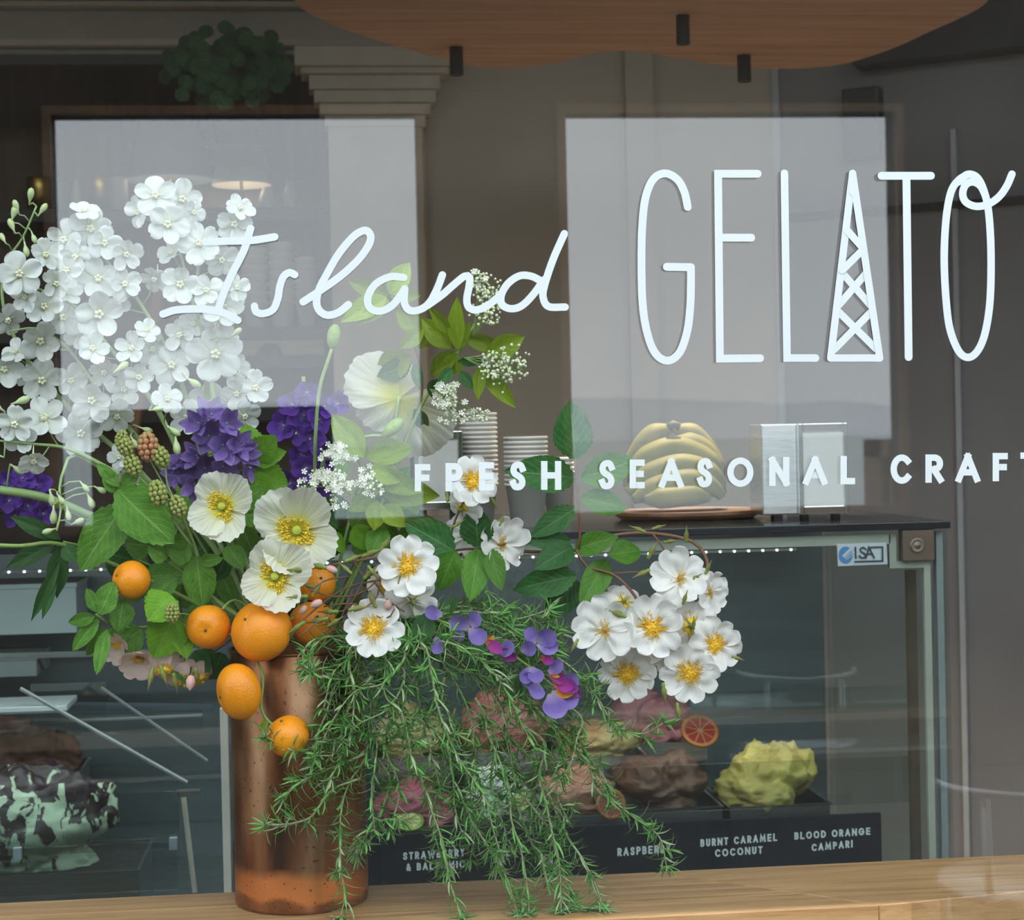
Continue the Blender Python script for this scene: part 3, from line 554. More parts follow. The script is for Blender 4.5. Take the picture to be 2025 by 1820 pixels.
# flavour strip with lettering
YL = YC + 0.012
sa, sb = P(452, 1700, YL), P(1742, 1607, YL)
zl1 = P(1470, 1621, YL).z
strip_o = put('flavour_strip', slab('flavour_strip', mat('blackboard_strip', (0.010, 0.012, 0.018), 0.7, spec=0.15, c2=(0.013, 0.016, 0.023), scale=4), pL1 + 0.004, YL, cb, sb.x, YL + 0.012, zl1), gc)
M_chalk = mat('grey_letter_paint', (0.74, 0.77, 0.80), 0.7, c2=(0.70, 0.73, 0.76))
onstrip = lambda x, y: P(x, y, YL - 0.0015)
for lines, lab in (((('STRAWBERRY', 797, 919, 1694, 1686, 15), ('& BALSAMIC', 803, 919, 1716, 1709, 15)), 'flavour name STRAWBERRY & BALSAMIC'),
                   ((('AL', 988, 1009, 1688, 1687, 14),), 'partly hidden flavour name'), ((('AS', 1062, 1083, 1682, 1681, 14), ('N', 1083, 1093, 1702, 1702, 13)), 'partly hidden flavour name'),
                   ((('RASPBERRY', 1221, 1326, 1686, 1678, 16),), 'flavour name RASPBERRY'),
                   ((('BURNT CARAMEL', 1385, 1537, 1668, 1656, 15), ('COCONUT', 1414, 1508, 1688, 1681, 15)), 'flavour name BURNT CARAMEL COCONUT'),
                   ((('BLOOD ORANGE', 1571, 1721, 1654, 1644, 14.5), ('CAMPARI', 1605, 1686, 1677, 1669, 14.5)), 'flavour name BLOOD ORANGE CAMPARI')):
    mb = MB()
    for t_ in lines: text_line(mb, t_[0], t_[1], t_[2], t_[3], t_[4], t_[5], 3.2, onstrip)
    put('flavour_name', mb.me('flavour_name', M_chalk), strip_o, label=lab)
# sticker on the glass
YS = YC - 0.001; stq = [P(1655, 1076, YS), P(1753, 1073, YS), P(1755, 1116, YS), P(1657, 1120, YS)]
M_stick = mat('sticker_white', (0.42, 0.50, 0.53), 0.5, c2=(0.39, 0.47, 0.50)); M_ink = mat('sticker_ink', (0.015, 0.03, 0.04), 0.6); M_blue = mat('sticker_blue', (0.05, 0.20, 0.42), 0.5)
so = put('brand_sticker', mesh('brand_sticker', stq, [(0, 3, 2, 1)], M_stick, smooth=False), gc)
onst = lambda x, y: P(x, y, YS - 0.001)
mb = MB(); mp_ = lambda x, y: onst(1640 + x / 7.79, 1030 + y / 7.79)
cir = [(252 + 108 * math.cos(math.radians(a)), 530 + 132 * math.sin(math.radians(a))) for a in range(0, 360, 8)]
mb.add([mp_(*p) for p in cir], [tuple(range(len(cir)))]); put('sticker_logo', mb.me('sticker_logo', M_blue), so)
mb = MB()
for q_, w_ in (([(228, 540), (372, 400)], 46), ([(245, 575), (372, 470)], 16), ([(262, 600), (372, 515)], 12)): ribbon(mb, q_, w_, mp_, 'square')
put('sticker_swoosh', mb.me('sticker_swoosh', M_stick), so)
mb = MB()
for pts in ([(403, 415), (408, 575)], [(690, 570), (610, 410), (565, 575)], [(590, 515), (665, 512)], [(640, 412), (820, 405), (822, 620), (400, 632)]): ribbon(mb, pts, 24, mp_, 'square')
ribbon(mb, [(p.x, p.y) for p in catmull([(562, 440, 0), (525, 414, 0), (482, 432, 0), (490, 478, 0), (545, 510, 0), (556, 552, 0), (520, 576, 0), (478, 562, 0), (466, 540, 0)], 12)], 24, mp_, 'square')
put('sticker_letters', mb.me('sticker_letters', M_ink), so, label='black lettering ISA')
# acrylic guards inside
def guard(p0, p1, h, Y, label=None):
    a, b = P(*p0, Y), P(*p1, Y); zt = (a.z + b.z) / 2
    put('acrylic_guard', slab('acrylic_guard', M_acrylic, a.x, Y, zt - h, b.x, Y + 0.005, zt), gc)
guard((720, 1535), (1800, 1500), 0.10, YC + 0.12); guard((720, 1400), (1800, 1350), 0.06, YC + 0.42); guard((-300, 1590), (355, 1567), 0.12, YC + 0.12)

# ---------------------------------------------------------------- gelato pans and gelato
def gel_mat(name, c, c2, sc=18, bmp=0.8):
    return mat(name, c, 0.55, c2=c2, scale=sc, bmp=bmp, bscale=45, bdist=0.006, lo=0.42, hi=0.56)
def lump(w, d, h, seed, ridge=0.0, amp=0.3, nu=84, nv=40):   # a heap of overlapping folded scoops
    rn = random.Random(seed); blobs = []
    for k in range(9):
        r = rn.uniform(0.26, 0.40); blobs.append((rn.uniform(-0.30, 0.30), rn.uniform(-0.30, 0.30), rn.uniform(0.15, 0.62), r, rn.uniform(0.6, 1.0)))
    blobs.append((rn.uniform(-.12, .12), 0.05, 0.66, 0.30, 1.0))
    vs_, fs = [], []
    for i in range(nv + 1):
        t = i / nv; th = t * math.pi / 2
        for j in range(nu):
            a = 2 * math.pi * j / nu; ca, sa = math.cos(a), math.sin(a); k = (abs(ca) ** 4 + abs(sa) ** 4) ** -0.25
            dr = Vector((ca * math.cos(th) * k, sa * math.cos(th) * k, math.sin(th)))
            best = 0.30
            for (bx, by, bz, r, fl) in blobs:      # ray against each scoop
                c = Vector((bx, by, bz * 0.9)); u = dr.normalized(); b_ = u.dot(c); q = b_ * b_ - c.dot(c) + r * r
                if q > 0: best = max(best, b_ + math.sqrt(q))
            p = dr.normalized() * best
            n = mnoise.fractal(p * 4.5 + Vector((seed * 7, seed, 0)), 0.8, 2.1, 5); rg = 1 - abs(mnoise.noise(p * 3.1 + Vector((seed, 2, seed * 2)))) * 2
            p = p * (1 + amp * 0.35 * n + amp * 0.18 * rg + (ridge * math.sin(a * 11 + p.z * 9 + n * 4) * math.cos(th)))
            vs_.append((p.x * w, p.y * d, max(0.0, p.z) * h))
    sx = w / max(1e-6, max(v[0] for v in vs_) - min(v[0] for v in vs_)); sy = d / max(1e-6, max(v[1] for v in vs_) - min(v[1] for v in vs_)); sz = h / max(v[2] for v in vs_)
    vs_ = [(x * sx, y * sy, z * sz) for x, y, z in vs_]
    for i in range(nv):
        for j in range(nu): fs.append((i * nu + j, i * nu + (j + 1) % nu, (i + 1) * nu + (j + 1) % nu, (i + 1) * nu + j))
    return vs_, fs
def gelato(x0, x1, yt, yb, Y, depth, M, label, plabel, seed, ridge=0.0, amp=0.3, pan=True):
    a, b = P(x0, yb, Y), P(x1, yb, Y); top = P((x0 + x1) / 2, yt, Y); c = (a + b) / 2; w = (b.x - a.x); h = top.z - c.z
    v, f = lump(w * 1.02, depth * 0.98, h, seed, ridge, amp)
    base = Vector((c.x, Y + depth / 2, c.z))
    put('gelato', mesh('gelato', v, f, M), None, Matrix.Translation(base), label=label, cat='gelato', group='gelato in the display case')
    if pan:
        t = thing('gelato_pan', base - Vector((0, 0, 0.05)), plabel, 'pan', 'steel gelato pans')
        w2, d2 = w / 2 - 0.004, depth / 2; pb = MB(); th = 0.003; z0, z1 = -0.11, 0.012
        pb.box((-w2, -d2, z0), (w2, -d2 + th, z1)); pb.box((-w2, d2 - th, z0), (w2, d2, z1)); pb.box((-w2, -d2 + th, z0), (-w2 + th, d2 - th, z1)); pb.box((w2 - th, -d2 + th, z0), (w2, d2 - th, z1)); pb.box((-w2 + th, -d2 + th, z0), (w2 - th, d2 - th, z0 + th))
        put('pan_body', pb.me('pan_body', M_steel), t, Matrix.Translation(base))
        rm = MB(); e = 0.004
        rm.box((-w2 - e, -d2 - e, z1), (w2 + e, -d2 + th, z1 + 0.003)); rm.box((-w2 - e, d2 - th, z1), (w2 + e, d2 + e, z1 + 0.003)); rm.box((-w2 - e, -d2 + th, z1), (-w2 + th, d2 - th, z1 + 0.003)); rm.box((w2 - th, -d2 + th, z1), (w2 + e, d2 - th, z1 + 0.003))
        put('pan_rim', rm.me('pan_rim', M_steel), t, Matrix.Translation(base))
    return base
Y1, Y2 = YC + 0.15, YC + 0.46
gelato(1440, 1645, 1478, 1606, Y1, 0.24, gel_mat('yellow_gelato', (0.64, 0.50, 0.13), (0.50, 0.38, 0.10), 9), 'pale yellow gelato heaped high at the right end of the case', 'steel pan under the yellow gelato', 1.3, amp=0.42)
gelato(1250, 1432, 1500, 1612, Y1, 0.24, gel_mat('chocolate_gelato', (0.16, 0.075, 0.045), (0.10, 0.045, 0.028)), 'chocolate brown gelato mound beside the yellow one', 'steel pan under the chocolate gelato', 2.1, amp=0.4)
gelato(1085, 1248, 1530, 1625, Y1, 0.24, gel_mat('salmon_gelato', (0.55, 0.25, 0.17), (0.45, 0.19, 0.13)), 'salmon pink gelato behind the RASPBERRY label', 'steel pan under the salmon gelato', 3.7)
gelato(930, 1080, 1530, 1640, Y1, 0.24, gel_mat('white_gelato', (0.55, 0.55, 0.5), (0.45, 0.45, 0.41)), 'white gelato half hidden by hanging rosemary', 'steel pan under the white gelato', 4.2)
gelato(738, 905, 1548, 1650, Y1, 0.24, gel_mat('berry_gelato', (0.42, 0.10, 0.14), (0.30, 0.06, 0.09)), 'deep berry-red gelato behind the STRAWBERRY label', 'steel pan under the berry-red gelato', 5.5)
gelato(1210, 1402, 1372, 1482, Y2 + 0.05, 0.28, gel_mat('rose_pink_gelato', (0.52, 0.20, 0.22), (0.42, 0.15, 0.17)), 'rose pink gelato in the second row under the white roses', 'steel pan under the rose pink gelato', 6.4, amp=0.4)
gelato(1118, 1282, 1432, 1510, Y2 - 0.06, 0.18, gel_mat('cream_gelato', (0.55, 0.42, 0.19), (0.40, 0.20, 0.09), 7), 'cream gelato with caramel ripple in the second row', 'steel pan under the cream rippled gelato', 7.7)
gelato(915, 1110, 1370, 1500, Y2, 0.26, gel_mat('coral_gelato', (0.52, 0.16, 0.15), (0.42, 0.12, 0.11)), 'coral red gelato in the second row behind the rosemary', 'steel pan under the coral gelato', 8.2)
gelato(735, 895, 1400, 1510, Y2, 0.26, gel_mat('lemon_gelato', (0.50, 0.42, 0.18), (0.42, 0.35, 0.14)), 'dull lemon gelato glimpsed behind rosemary next to vase', 'steel pan under the dull lemon gelato', 9.1)
def mintmat():
    m, t, b, o = nt('mint_chocolate'); n = N(t, 'ShaderNodeTexNoise'); n.inputs['Scale'].default_value = 16; n.inputs['Detail'].default_value = 3; n.inputs['Distortion'].default_value = 1.4
    t.links.new(coords(t, (1.5, 1, 0.6)), n.inputs['Vector'])
    tc = N(t, 'ShaderNodeTexCoord'); sp = N(t, 'ShaderNodeSeparateXYZ'); t.links.new(tc.outputs['Object'], sp.inputs[0])
    f = math_(t, 'SUBTRACT', n.outputs['Fac'], math_(t, 'MULTIPLY', math_(t, 'SUBTRACT', sp.outputs['Z'], 0.10), 1.1))
    t.links.new(ramp(t, f, [(0.0, (0.025, 0.015, 0.018)), (0.46, (0.025, 0.015, 0.018)), (0.49, (0.40, 0.50, 0.36)), (1.0, (0.48, 0.58, 0.43))]), b.inputs['Base Color']); b.inputs['Roughness'].default_value = 0.45
    k = N(t, 'ShaderNodeTexNoise'); k.inputs['Scale'].default_value = 30; t.links.new(coords(t), k.inputs['Vector']); bump(t, b, k.outputs['Fac'], 0.6, 0.006); return m
M_mint = mintmat()
gelato(-190, 278, 1528, 1745, Y1, 0.30, M_mint, 'mint green gelato swirled with dark chocolate sauce', 'steel pan under the mint chocolate gelato', 11.3, ridge=0.05, amp=0.4)
gelato(-200, 150, 1428, 1560, Y2 + 0.06, 0.28, gel_mat('dark_red_brown_gelato', (0.15, 0.07, 0.055), (0.11, 0.05, 0.04)), 'dark reddish brown gelato behind the mint gelato', 'steel pan under the reddish brown gelato', 12.9)
def slice_(px, py, r, Y, col, rind, label, tilt):
    c = P(px, py, Y); R = r * S(Y); t = thing('citrus_slice', c, label, 'fruit slice')
    Mx = frame(c, Vector((0.05, -math.cos(tilt), math.sin(tilt))))
    put('rind', MB().lathe([(R * 0.86, -0.003), (R, -0.003), (R, 0.003), (R * 0.86, 0.003)], 36).me('rind', rind, True), t, Mx)
    pm_ = MB().lathe([(0, 0.0015), (R * 0.87, 0.0015)], 36).me('pith', mat('pale_pith', (0.50, 0.24, 0.12), 0.6)); put('pith', pm_, t, Mx)
    sg = []
    for j in range(9):
        a0, a1 = 2 * math.pi * (j + 0.06) / 9, 2 * math.pi * (j + 0.94) / 9; am = (a0 + a1) / 2
        sg = mesh('segment', [(math.cos(am) * R * 0.12, math.sin(am) * R * 0.12, 0.0035)] + [(math.cos(a0 + (a1 - a0) * q / 4) * R * 0.8, math.sin(a0 + (a1 - a0) * q / 4) * R * 0.8, 0.0028) for q in range(5)], [(0, 1, 2), (0, 2, 3), (0, 3, 4), (0, 4, 5)], col, smooth=False)
        put('segment', sg, t, Mx)
M_blood = mat('blood_orange_flesh', (0.34, 0.045, 0.025), 0.3, c2=(0.30, 0.03, 0.02), scale=60); M_orind = mat('orange_rind', (0.55, 0.17, 0.03), 0.5); M_lime = mat('lime_flesh', (0.50, 0.58, 0.22), 0.4, c2=(0.42, 0.52, 0.18), scale=60); M_limer = mat('lime_rind', (0.25, 0.38, 0.06), 0.5)
slice_(1384, 1446, 38, Y2 - 0.0, M_blood, M_orind, 'blood orange slice resting on the rose pink gelato', 0.75)
slice_(1208, 1590, 30, Y1 - 0.01, M_blood, M_orind, 'blood orange slice stuck in the salmon gelato', 0.3)
slice_(808, 1624, 30, Y1 - 0.01, M_lime, M_limer, 'lime slice at the front of the berry-red gelato', 1.1)
slice_(1035, 1585, 24, Y1 - 0.01, M_lime, M_limer, 'lime slice on the white gelato behind rosemary', 0.4)
# boxes in the left bay; pale one added to imitate a bluish reflection
def boxthing(name, px0, py0, px1, py1, Y, depth, M, label, cat, lid=None):
    a, b = P(px0, py1, Y), P(px1, py0, Y); t = thing(name, Vector(((a.x + b.x) / 2, Y + depth / 2, a.z)), label, cat)
    put('box_body', slab('box_body', M, a.x, Y, a.z, b.x, Y + depth, b.z - 0.012, 0.002), t)
    put('box_lid', slab('box_lid', lid or M, a.x - 0.003, Y - 0.003, b.z - 0.012, b.x + 0.003, Y + depth + 0.003, b.z, 0.002), t)
boxthing('bay_box', -160, 1152, 150, 1262, YC + 0.62, 0.2, mat('reflection_blue_box', (0.42, 0.52, 0.54), 0.5), 'added pale box imitating a bluish-white reflection in the left case bay', 'box')
boxthing('bay_box', -160, 1296, 72, 1346, YC + 0.6, 0.2, mat('grey_green_box', (0.20, 0.25, 0.25), 0.5), 'grey-green box under the pale box, left case bay', 'box')
boxthing('tray', -160, 1395, 130, 1420, YC + 0.3, 0.16, mat('pale_tray', (0.40, 0.45, 0.46), 0.5), 'shallow pale tray lying behind the mint gelato', 'tray')
M_dullbar = mat('dull_clear_edge', (0.22, 0.25, 0.25), 0.4, c2=(0.18, 0.21, 0.21))
def shelf_bar(p0, p1, Y, M=M_dullbar, th=0.004, name='shelf_bar'):
    a, b = P(*p0, Y), P(*p1, Y); put(name, MB().tube([a, b], th, 6).me(name, M), gc)
shelf_bar((40, 1362), (370, 1548), YC + 0.3, th=0.005); shelf_bar((200, 1360), (410, 1505), YC + 0.5, th=0.004); shelf_bar((60, 1430), (400, 1415), YC + 0.5)
shelf_bar((362, 1570), (385, 1765), YC + 0.2, mat('pale_bar', (0.45, 0.42, 0.35), 0.5), 0.006)
a, b = P(350, 1574, YC + 0.15), P(396, 1561, YC + 0.15); put('clip', slab('clip', M_steel, a.x, YC + 0.13, a.z, b.x, YC + 0.16, b.z), gc)

for px_, py_ in ((35, 1688), (343, 1668)):
    a = P(px_, py_, YC + 0.11); put('clip', slab('clip', mat('pale_clip', (0.30, 0.36, 0.40), 0.5), a.x - 0.008, YC + 0.10, a.z - 0.012, a.x + 0.008, YC + 0.118, a.z + 0.012), gc)
guard((60, 1352), (210, 1350), 0.09, YC + 0.5); guard((-300, 1425), (400, 1408), 0.05, YC + 0.55); guard((-300, 1690), (350, 1668), 0.10, YC + 0.10)
shelf_bar((-50, 1300), (400, 1288), YC + 0.6, M_dullbar, 0.008); shelf_bar((80, 1395), (420, 1400), YC + 0.62, mat('blue_steel_bar', (0.12, 0.17, 0.21), 0.3, 0.4), 0.010)
# ---------------------------------------------------------------- on top of the case
ZT = ztop + 0.012
def napkin(px0, px1, py0, py1, Y, label, side):
    a, b = P(px0, py1, Y), P(px1, py0, Y); x0, x1, z0, z1 = a.x, b.x, a.z, b.z; f = 0.01
    t = thing('napkin_dispenser', Vector(((x0 + x1) / 2, Y + 0.1, z0)), label, 'napkin dispenser', 'napkin dispensers on the case')
    fr = MB(); fr.box((x0, Y, z0), (x0 + f, Y + 0.012, z1)); fr.box((x1 - f, Y, z0), (x1, Y + 0.012, z1)); fr.box((x0 + f, Y, z1 - 0.018), (x1 - f, Y + 0.012, z1)); fr.box((x0 + f, Y, z0), (x1 - f, Y + 0.012, z0 + 0.018))
    put('front_frame', bevel(fr.me('front_frame', M_chrome), 0.002), t)
    put('napkins', slab('napkins', M_paper, x0 + f, Y + 0.004, z0 + 0.018, x1 - f, Y + 0.1, z1 - 0.018), t)
    bd_ = MB(); bd_.box((x0 + 0.001, Y + 0.012, z0), (x0 + 0.004, Y + 0.18, z1)); bd_.box((x1 - 0.004, Y + 0.012, z0), (x1 - 0.001, Y + 0.18, z1)); bd_.box((x0 + 0.004, Y + 0.012, z1 - 0.004), (x1 - 0.004, Y + 0.18, z1)); bd_.box((x0 + 0.004, Y + 0.177, z0), (x1 - 0.004, Y + 0.18, z1 - 0.004))
    put('housing', bd_.me('housing', M_steel), t)
    for q in (x0 + 0.02, x1 - 0.02): put('foot', slab('foot', M_black, q - 0.008, Y + 0.03, ZT, q + 0.008, Y + 0.05, z0), t)
napkin(1582, 1676, 836, 1018, YC + 0.2, 'chrome napkin dispenser facing out with white napkins, right of bananas', 1)
a, b = P(1500, 1018, YC + 0.26), P(1580, 838, YC + 0.26)
t = thing('napkin_dispenser', Vector(((a.x + b.x) / 2, YC + 0.3, a.z)), 'dark steel side of a second dispenser beside the white napkins', 'napkin dispenser', 'napkin dispensers on the case')
put('housing', slab('housing', M_steel, a.x, YC + 0.22, a.z, b.x - 0.003, YC + 0.34, b.z, 0.003), t); put('foot', slab('foot', M_black, a.x + 0.03, YC + 0.24, ZT, a.x + 0.05, YC + 0.27, a.z), t)
napkin(820, 914, 852, 1010, YC + 0.22, 'chrome napkin dispenser half hidden behind the white poppy', 0)
# paper cup stacks
s4 = S(YC + 0.35)
def cup_mesh(rt, rb, h): return MB().lathe([(0, 0), (rb, 0), (rt, h - 0.006), (rt + 0.003, h - 0.006), (rt + 0.0038, h - 0.003), (rt + 0.003, h), (rt - 0.001, h), (rb - 0.002, 0.004), (0, 0.004)], 28).me('paper_cup', M_cup, True)
def cup_stack(px, ybase, ytop, wpx, Y, label, grp):
    s = S(Y); rt = wpx / 2 * s; cm = cup_mesh(rt, rt * 0.74, 0.095); c = P(px, ybase, Y); top = P(px, ytop, Y).z; z = ZT; k = 0
    st_ = 9.2 * s; n = max(1, int((top - ZT - 0.095) / st_) + 1)
    for i in range(n): put('paper_cup', cm, None, Matrix.Translation((c.x, Y, ZT + i * st_)), label=label, cat='cup', group=grp)
cup_stack(949, 1010, 808, 70, YC + 0.36, 'off-white paper cup in the tallest stack behind white poppy', 'paper cups of the tallest stack')
cup_stack(1043, 1045, 862, 82, YC + 0.24, 'off-white paper cup in the wide stack behind the word FRESH', 'paper cups of the wide stack')
cup_stack(1106, 1040, 900, 60, YC + 0.38, 'off-white paper cup in the lowest stack behind the rose leaves', 'paper cups of the lowest stack')
# bananas on a board
bo = P(1362, 1012, YC + 0.4); 
put('wooden_board', bevel(MB().lathe([(0, 0), (0.15, 0), (0.17, 0.012), (0.17, 0.02), (0, 0.02)], 36).me('wooden_board', M_board, False), 0.001), None, Matrix.Translation((bo.x, YC + 0.42, ZT)), label='round dark wooden board under the banana bunch', cat='board')
M_ban = mat('banana_skin', (0.21, 0.17, 0.04), 0.6, spec=0.15, c2=(0.14, 0.125, 0.03), scale=12); M_bant = mat('banana_stem', (0.10, 0.075, 0.03), 0.7)
crown = P(1332, 846, YC + 0.42)
bb = thing('banana_bunch', Vector((bo.x, YC + 0.42, ZT + 0.02)), 'bunch of yellow-green bananas on the case behind SEASONAL', 'bananas')
put('crown', MB().tube([crown + Vector((-0.012, 0, 0.0)), crown + Vector((0, 0, 0.008)), crown + Vector((0.014, 0, 0.002))], 0.009, 8).me('crown', M_bant, True), bb)
for pxs, dy, rr_ in (([(1332, 848), (1372, 862), (1405, 905), (1424, 962)], 0.05, 0.026), ([(1330, 846), (1290, 862), (1262, 900), (1240, 965)], 0.06, 0.026), ([(1326, 850), (1270, 890), (1330, 872), (1388, 890), (1424, 950)][2:] , 0.02, 0.028), ([(1240, 948), (1282, 905), (1340, 888), (1398, 914), (1428, 962)], -0.005, 0.029), ([(1240, 974), (1290, 938), (1352, 922), (1406, 942), (1430, 978)], -0.035, 0.029), ([(1252, 990), (1310, 962), (1368, 952), (1412, 968), (1428, 990)], -0.065, 0.028), ([(1275, 996), (1325, 984), (1372, 980), (1405, 992)], -0.09, 0.025)):
    pp_ = [P(x_, y_, YC + 0.42 + dy) for x_, y_ in pxs]
    for q_ in pp_: q_.z = max(q_.z, ZT + 0.048)
    put('banana', MB().tube(catmull(pp_, 0.008), lambda t_, r_=rr_: r_ * max(0.2, min(1, 4.0 * (t_ + 0.03), 4.0 * (1.03 - t_))) ** 0.6, 7).me('banana', M_ban, True), bb)

# ---------------------------------------------------------------- shelves in the alcove
YSH = 3.95
M_shelf = mat('black_shelf', (0.014, 0.013, 0.014), 0.5); M_brass = mat('brass', (0.62, 0.42, 0.12), 0.3, 0.9, c2=(0.5, 0.33, 0.09))
sx0, sx1 = P(-120, 500, YSH).x, P(648, 500, YSH).x
su = thing('shelf_unit', Vector(((sx0 + sx1) / 2, YSH, 0)), 'black open shelving in the dim alcove at left', 'shelving')
put('back_board', slab('back_board', M_brown_ply, sx0, YSH + 0.3, 0, sx1, YSH + 0.32, P(300, 225, YSH).z), su)
SZ = {}
for y_ in (412, 650, 708, 812, 1010):
    z = P(300, y_, YSH).z; SZ[y_] = z; put('shelf', slab('shelf', M_shelf, sx0, YSH, z - 0.045, sx1, YSH + 0.3, z), su)
for q in (-120, 648): x = P(q, 500, YSH).x; put('upright', slab('upright', M_shelf, x - 0.012, YSH - 0.01, 0, x + 0.012, YSH + 0.3, P(300, 225, YSH).z), su)
def vessel(name, px, w, yb, yt, prof, M, label, cat, grp, Y=YSH + 0.1):
    s = S(Y); zb = SZ[yb]; h = P(px, yt, Y).z - zb; r = w / 2 * s; x = P(px, yb, Y).x
    put(name, MB().lathe([(a * r, b * h) for a, b in prof], 28).me(name, M, True), None, Matrix.Translation((x, Y, zb)), label=label, cat=cat, group=grp)
CAN = [(0, 0), (1, 0), (1, 0.96), (0.96, 1), (0, 1)]; VASEP = [(0, 0), (0.7, 0), (1, 0.3), (0.8, 0.7), (0.55, 0.85), (0.75, 1), (0.7, 1), (0.5, 0.85), (0, 0.8)]; CONE = [(0, 0), (1, 0), (0.75, 0.6), (0.45, 0.97), (0.3, 1), (0, 1)]
M_cer = mat('pale_ceramic', (0.5, 0.46, 0.40), 0.5); M_teal = mat('teal_glaze', (0.16, 0.23, 0.24), 0.4); M_bluegrey = mat('blue_grey_linen', (0.20, 0.24, 0.29), 0.9)
for px, w, yt, pr, M, lab in ((78, 48, 352, CAN, M_brass, 'brass canister at the left end of the top shelf'), (120, 30, 360, CAN, M_teal, 'slim teal canister beside the brass canister'), (152, 20, 356, VASEP, M_cer, 'slender pale vase on the top shelf'), (198, 46, 350, CAN, M_brass, 'ribbed brass tin on the top shelf'), (236, 34, 350, CAN, M_cer, 'pale tin beside the ribbed brass tin'), (360, 46, 358, CAN, M_cer, 'pale jar on the top shelf behind the tallest florets'), (530, 42, 370, CONE, M_cer, 'pale cone on the top shelf above Island'), (575, 30, 358, VASEP, M_cer, 'pale vase at the right end of the top shelf')):
    vessel('shelf_vessel', px, w, 412, yt, pr, M, lab, 'vessel', 'vessels on the top shelf')
for px, w, yt, M in ((505, 52, 492, M_teal), (560, 50, 480, M_cer), (608, 44, 510, M_cer)):
    n = 7; r = w / 2 * S(YSH + 0.1); cm = cup_mesh(r, r * 0.75, 0.1); zt_ = P(px, yt, YSH + 0.1).z - SZ[650] - 0.1
    for i in range(n): put('paper_cup', cm, None, Matrix.Translation((P(px, 650, YSH + 0.1).x, YSH + 0.1, SZ[650] + zt_ * i / (n - 1))), label='paper cup stacked on the alcove shelf behind the word Island', cat='cup', group='cups stacked on the alcove shelf')
# tan stand with arched openings
a, b = P(472, 706, YSH), P(640, 652, YSH); t = thing('arched_stand', Vector(((a.x + b.x) / 2, YSH, SZ[708])), 'tan wooden stand with an arched opening on the alcove shelf', 'stand')
zz0, zz1 = SZ[708], SZ[650] - 0.05; ac = P(533, 700, YSH).x; ar = 26 * S(YSH)
pts_ = [(a.x, zz0), (ac - ar, zz0)] + [(ac + ar * math.cos(math.radians(q)), zz0 + (zz1 - zz0) * 0.85 * math.sin(math.radians(q))) for q in range(170, 9, -20)] + [(ac + ar, zz0), (b.x, zz0), (b.x, zz1), (a.x, zz1)]
put('front_board', MB().prism(pts_, 0, 0.02, Matrix(((1, 0, 0, 0), (0, 0, 1, YSH - 0.012), (0, 1, 0, 0), (0, 0, 0, 1)))).me('front_board', M_tan), t)
put('rear_board', slab('rear_board', M_tan, a.x, YSH + 0.2, zz0, b.x, YSH + 0.22, zz1), t)
# tan bottle-like wooden figure glimpsed between florets, linen pendant shade, bushy plant
q = P(296, 600, YSH - 0.15); zt_ = P(300, 545, YSH - 0.15).z; zb_ = P(280, 870, YSH - 0.15).z
pa, pb_ = P(255, 900, YSH - 0.2), P(318, 550, YSH - 0.2); pg = pa + (pb_ - pa) * ((0 - pa.z) / (pb_.z - pa.z))
put('leaning_pole', MB().tube([pg, pb_], 0.02, 8).me('leaning_pole', mat('terracotta_wood', (0.36, 0.19, 0.11), 0.7)), None, label='slanting terracotta-brown wooden pole glimpsed between white florets', cat='pole')
for px, w, yt, yb, M, lab in ((474, 118, 252, 356, M_cer, 'pale linen lampshade standing above the alcove shelves'), (330, 170, 224, 346, M_bluegrey, 'large blue-grey lampshade standing above the alcove shelves')):
    s = S(YSH + 0.02); x = P(px, yb, YSH).x; zb_ = P(px, yb, YSH).z; h = P(px, yt, YSH).z - zb_; r = w / 2 * s
    t = thing('lampshade', Vector((x, YSH + 0.05, zb_)), lab, 'lampshade')
    put('shade', MB().lathe([(r, 0), (r * 0.62, h), (r * 0.6, h), (r * 0.98, 0.002)], 36).me('shade', M, True), t, Matrix.Translation((x, YSH + 0.14, zb_)))
    put('lamp_stem', MB().tube([Vector((x, YSH + 0.14, SZ[412])), Vector((x, YSH + 0.14, zb_ + h))], 0.006, 8).me('lamp_stem', M_brass, True), t)
    put('added_bulb', MB().ball((x, YSH + 0.14, zb_ + h * 0.45), 0.025, 12, 8).me('added_bulb', emit_mat('added_bulb_glow', (1.0, 0.8, 0.5), 0.6), True), t)  # made-up glowing ball to go with the added alcove light
    bl = bpy.data.lights.new('alcove_fill', 'POINT'); bl.energy = 0.4; bl.color = (1.0, 0.80, 0.55); bl.shadow_soft_size = 0.03; bo_ = link('alcove_fill', bl); bo_.location = (x, YSH + 0.14, zb_ + 0.012)  # point light added to brighten the dark alcove shelves
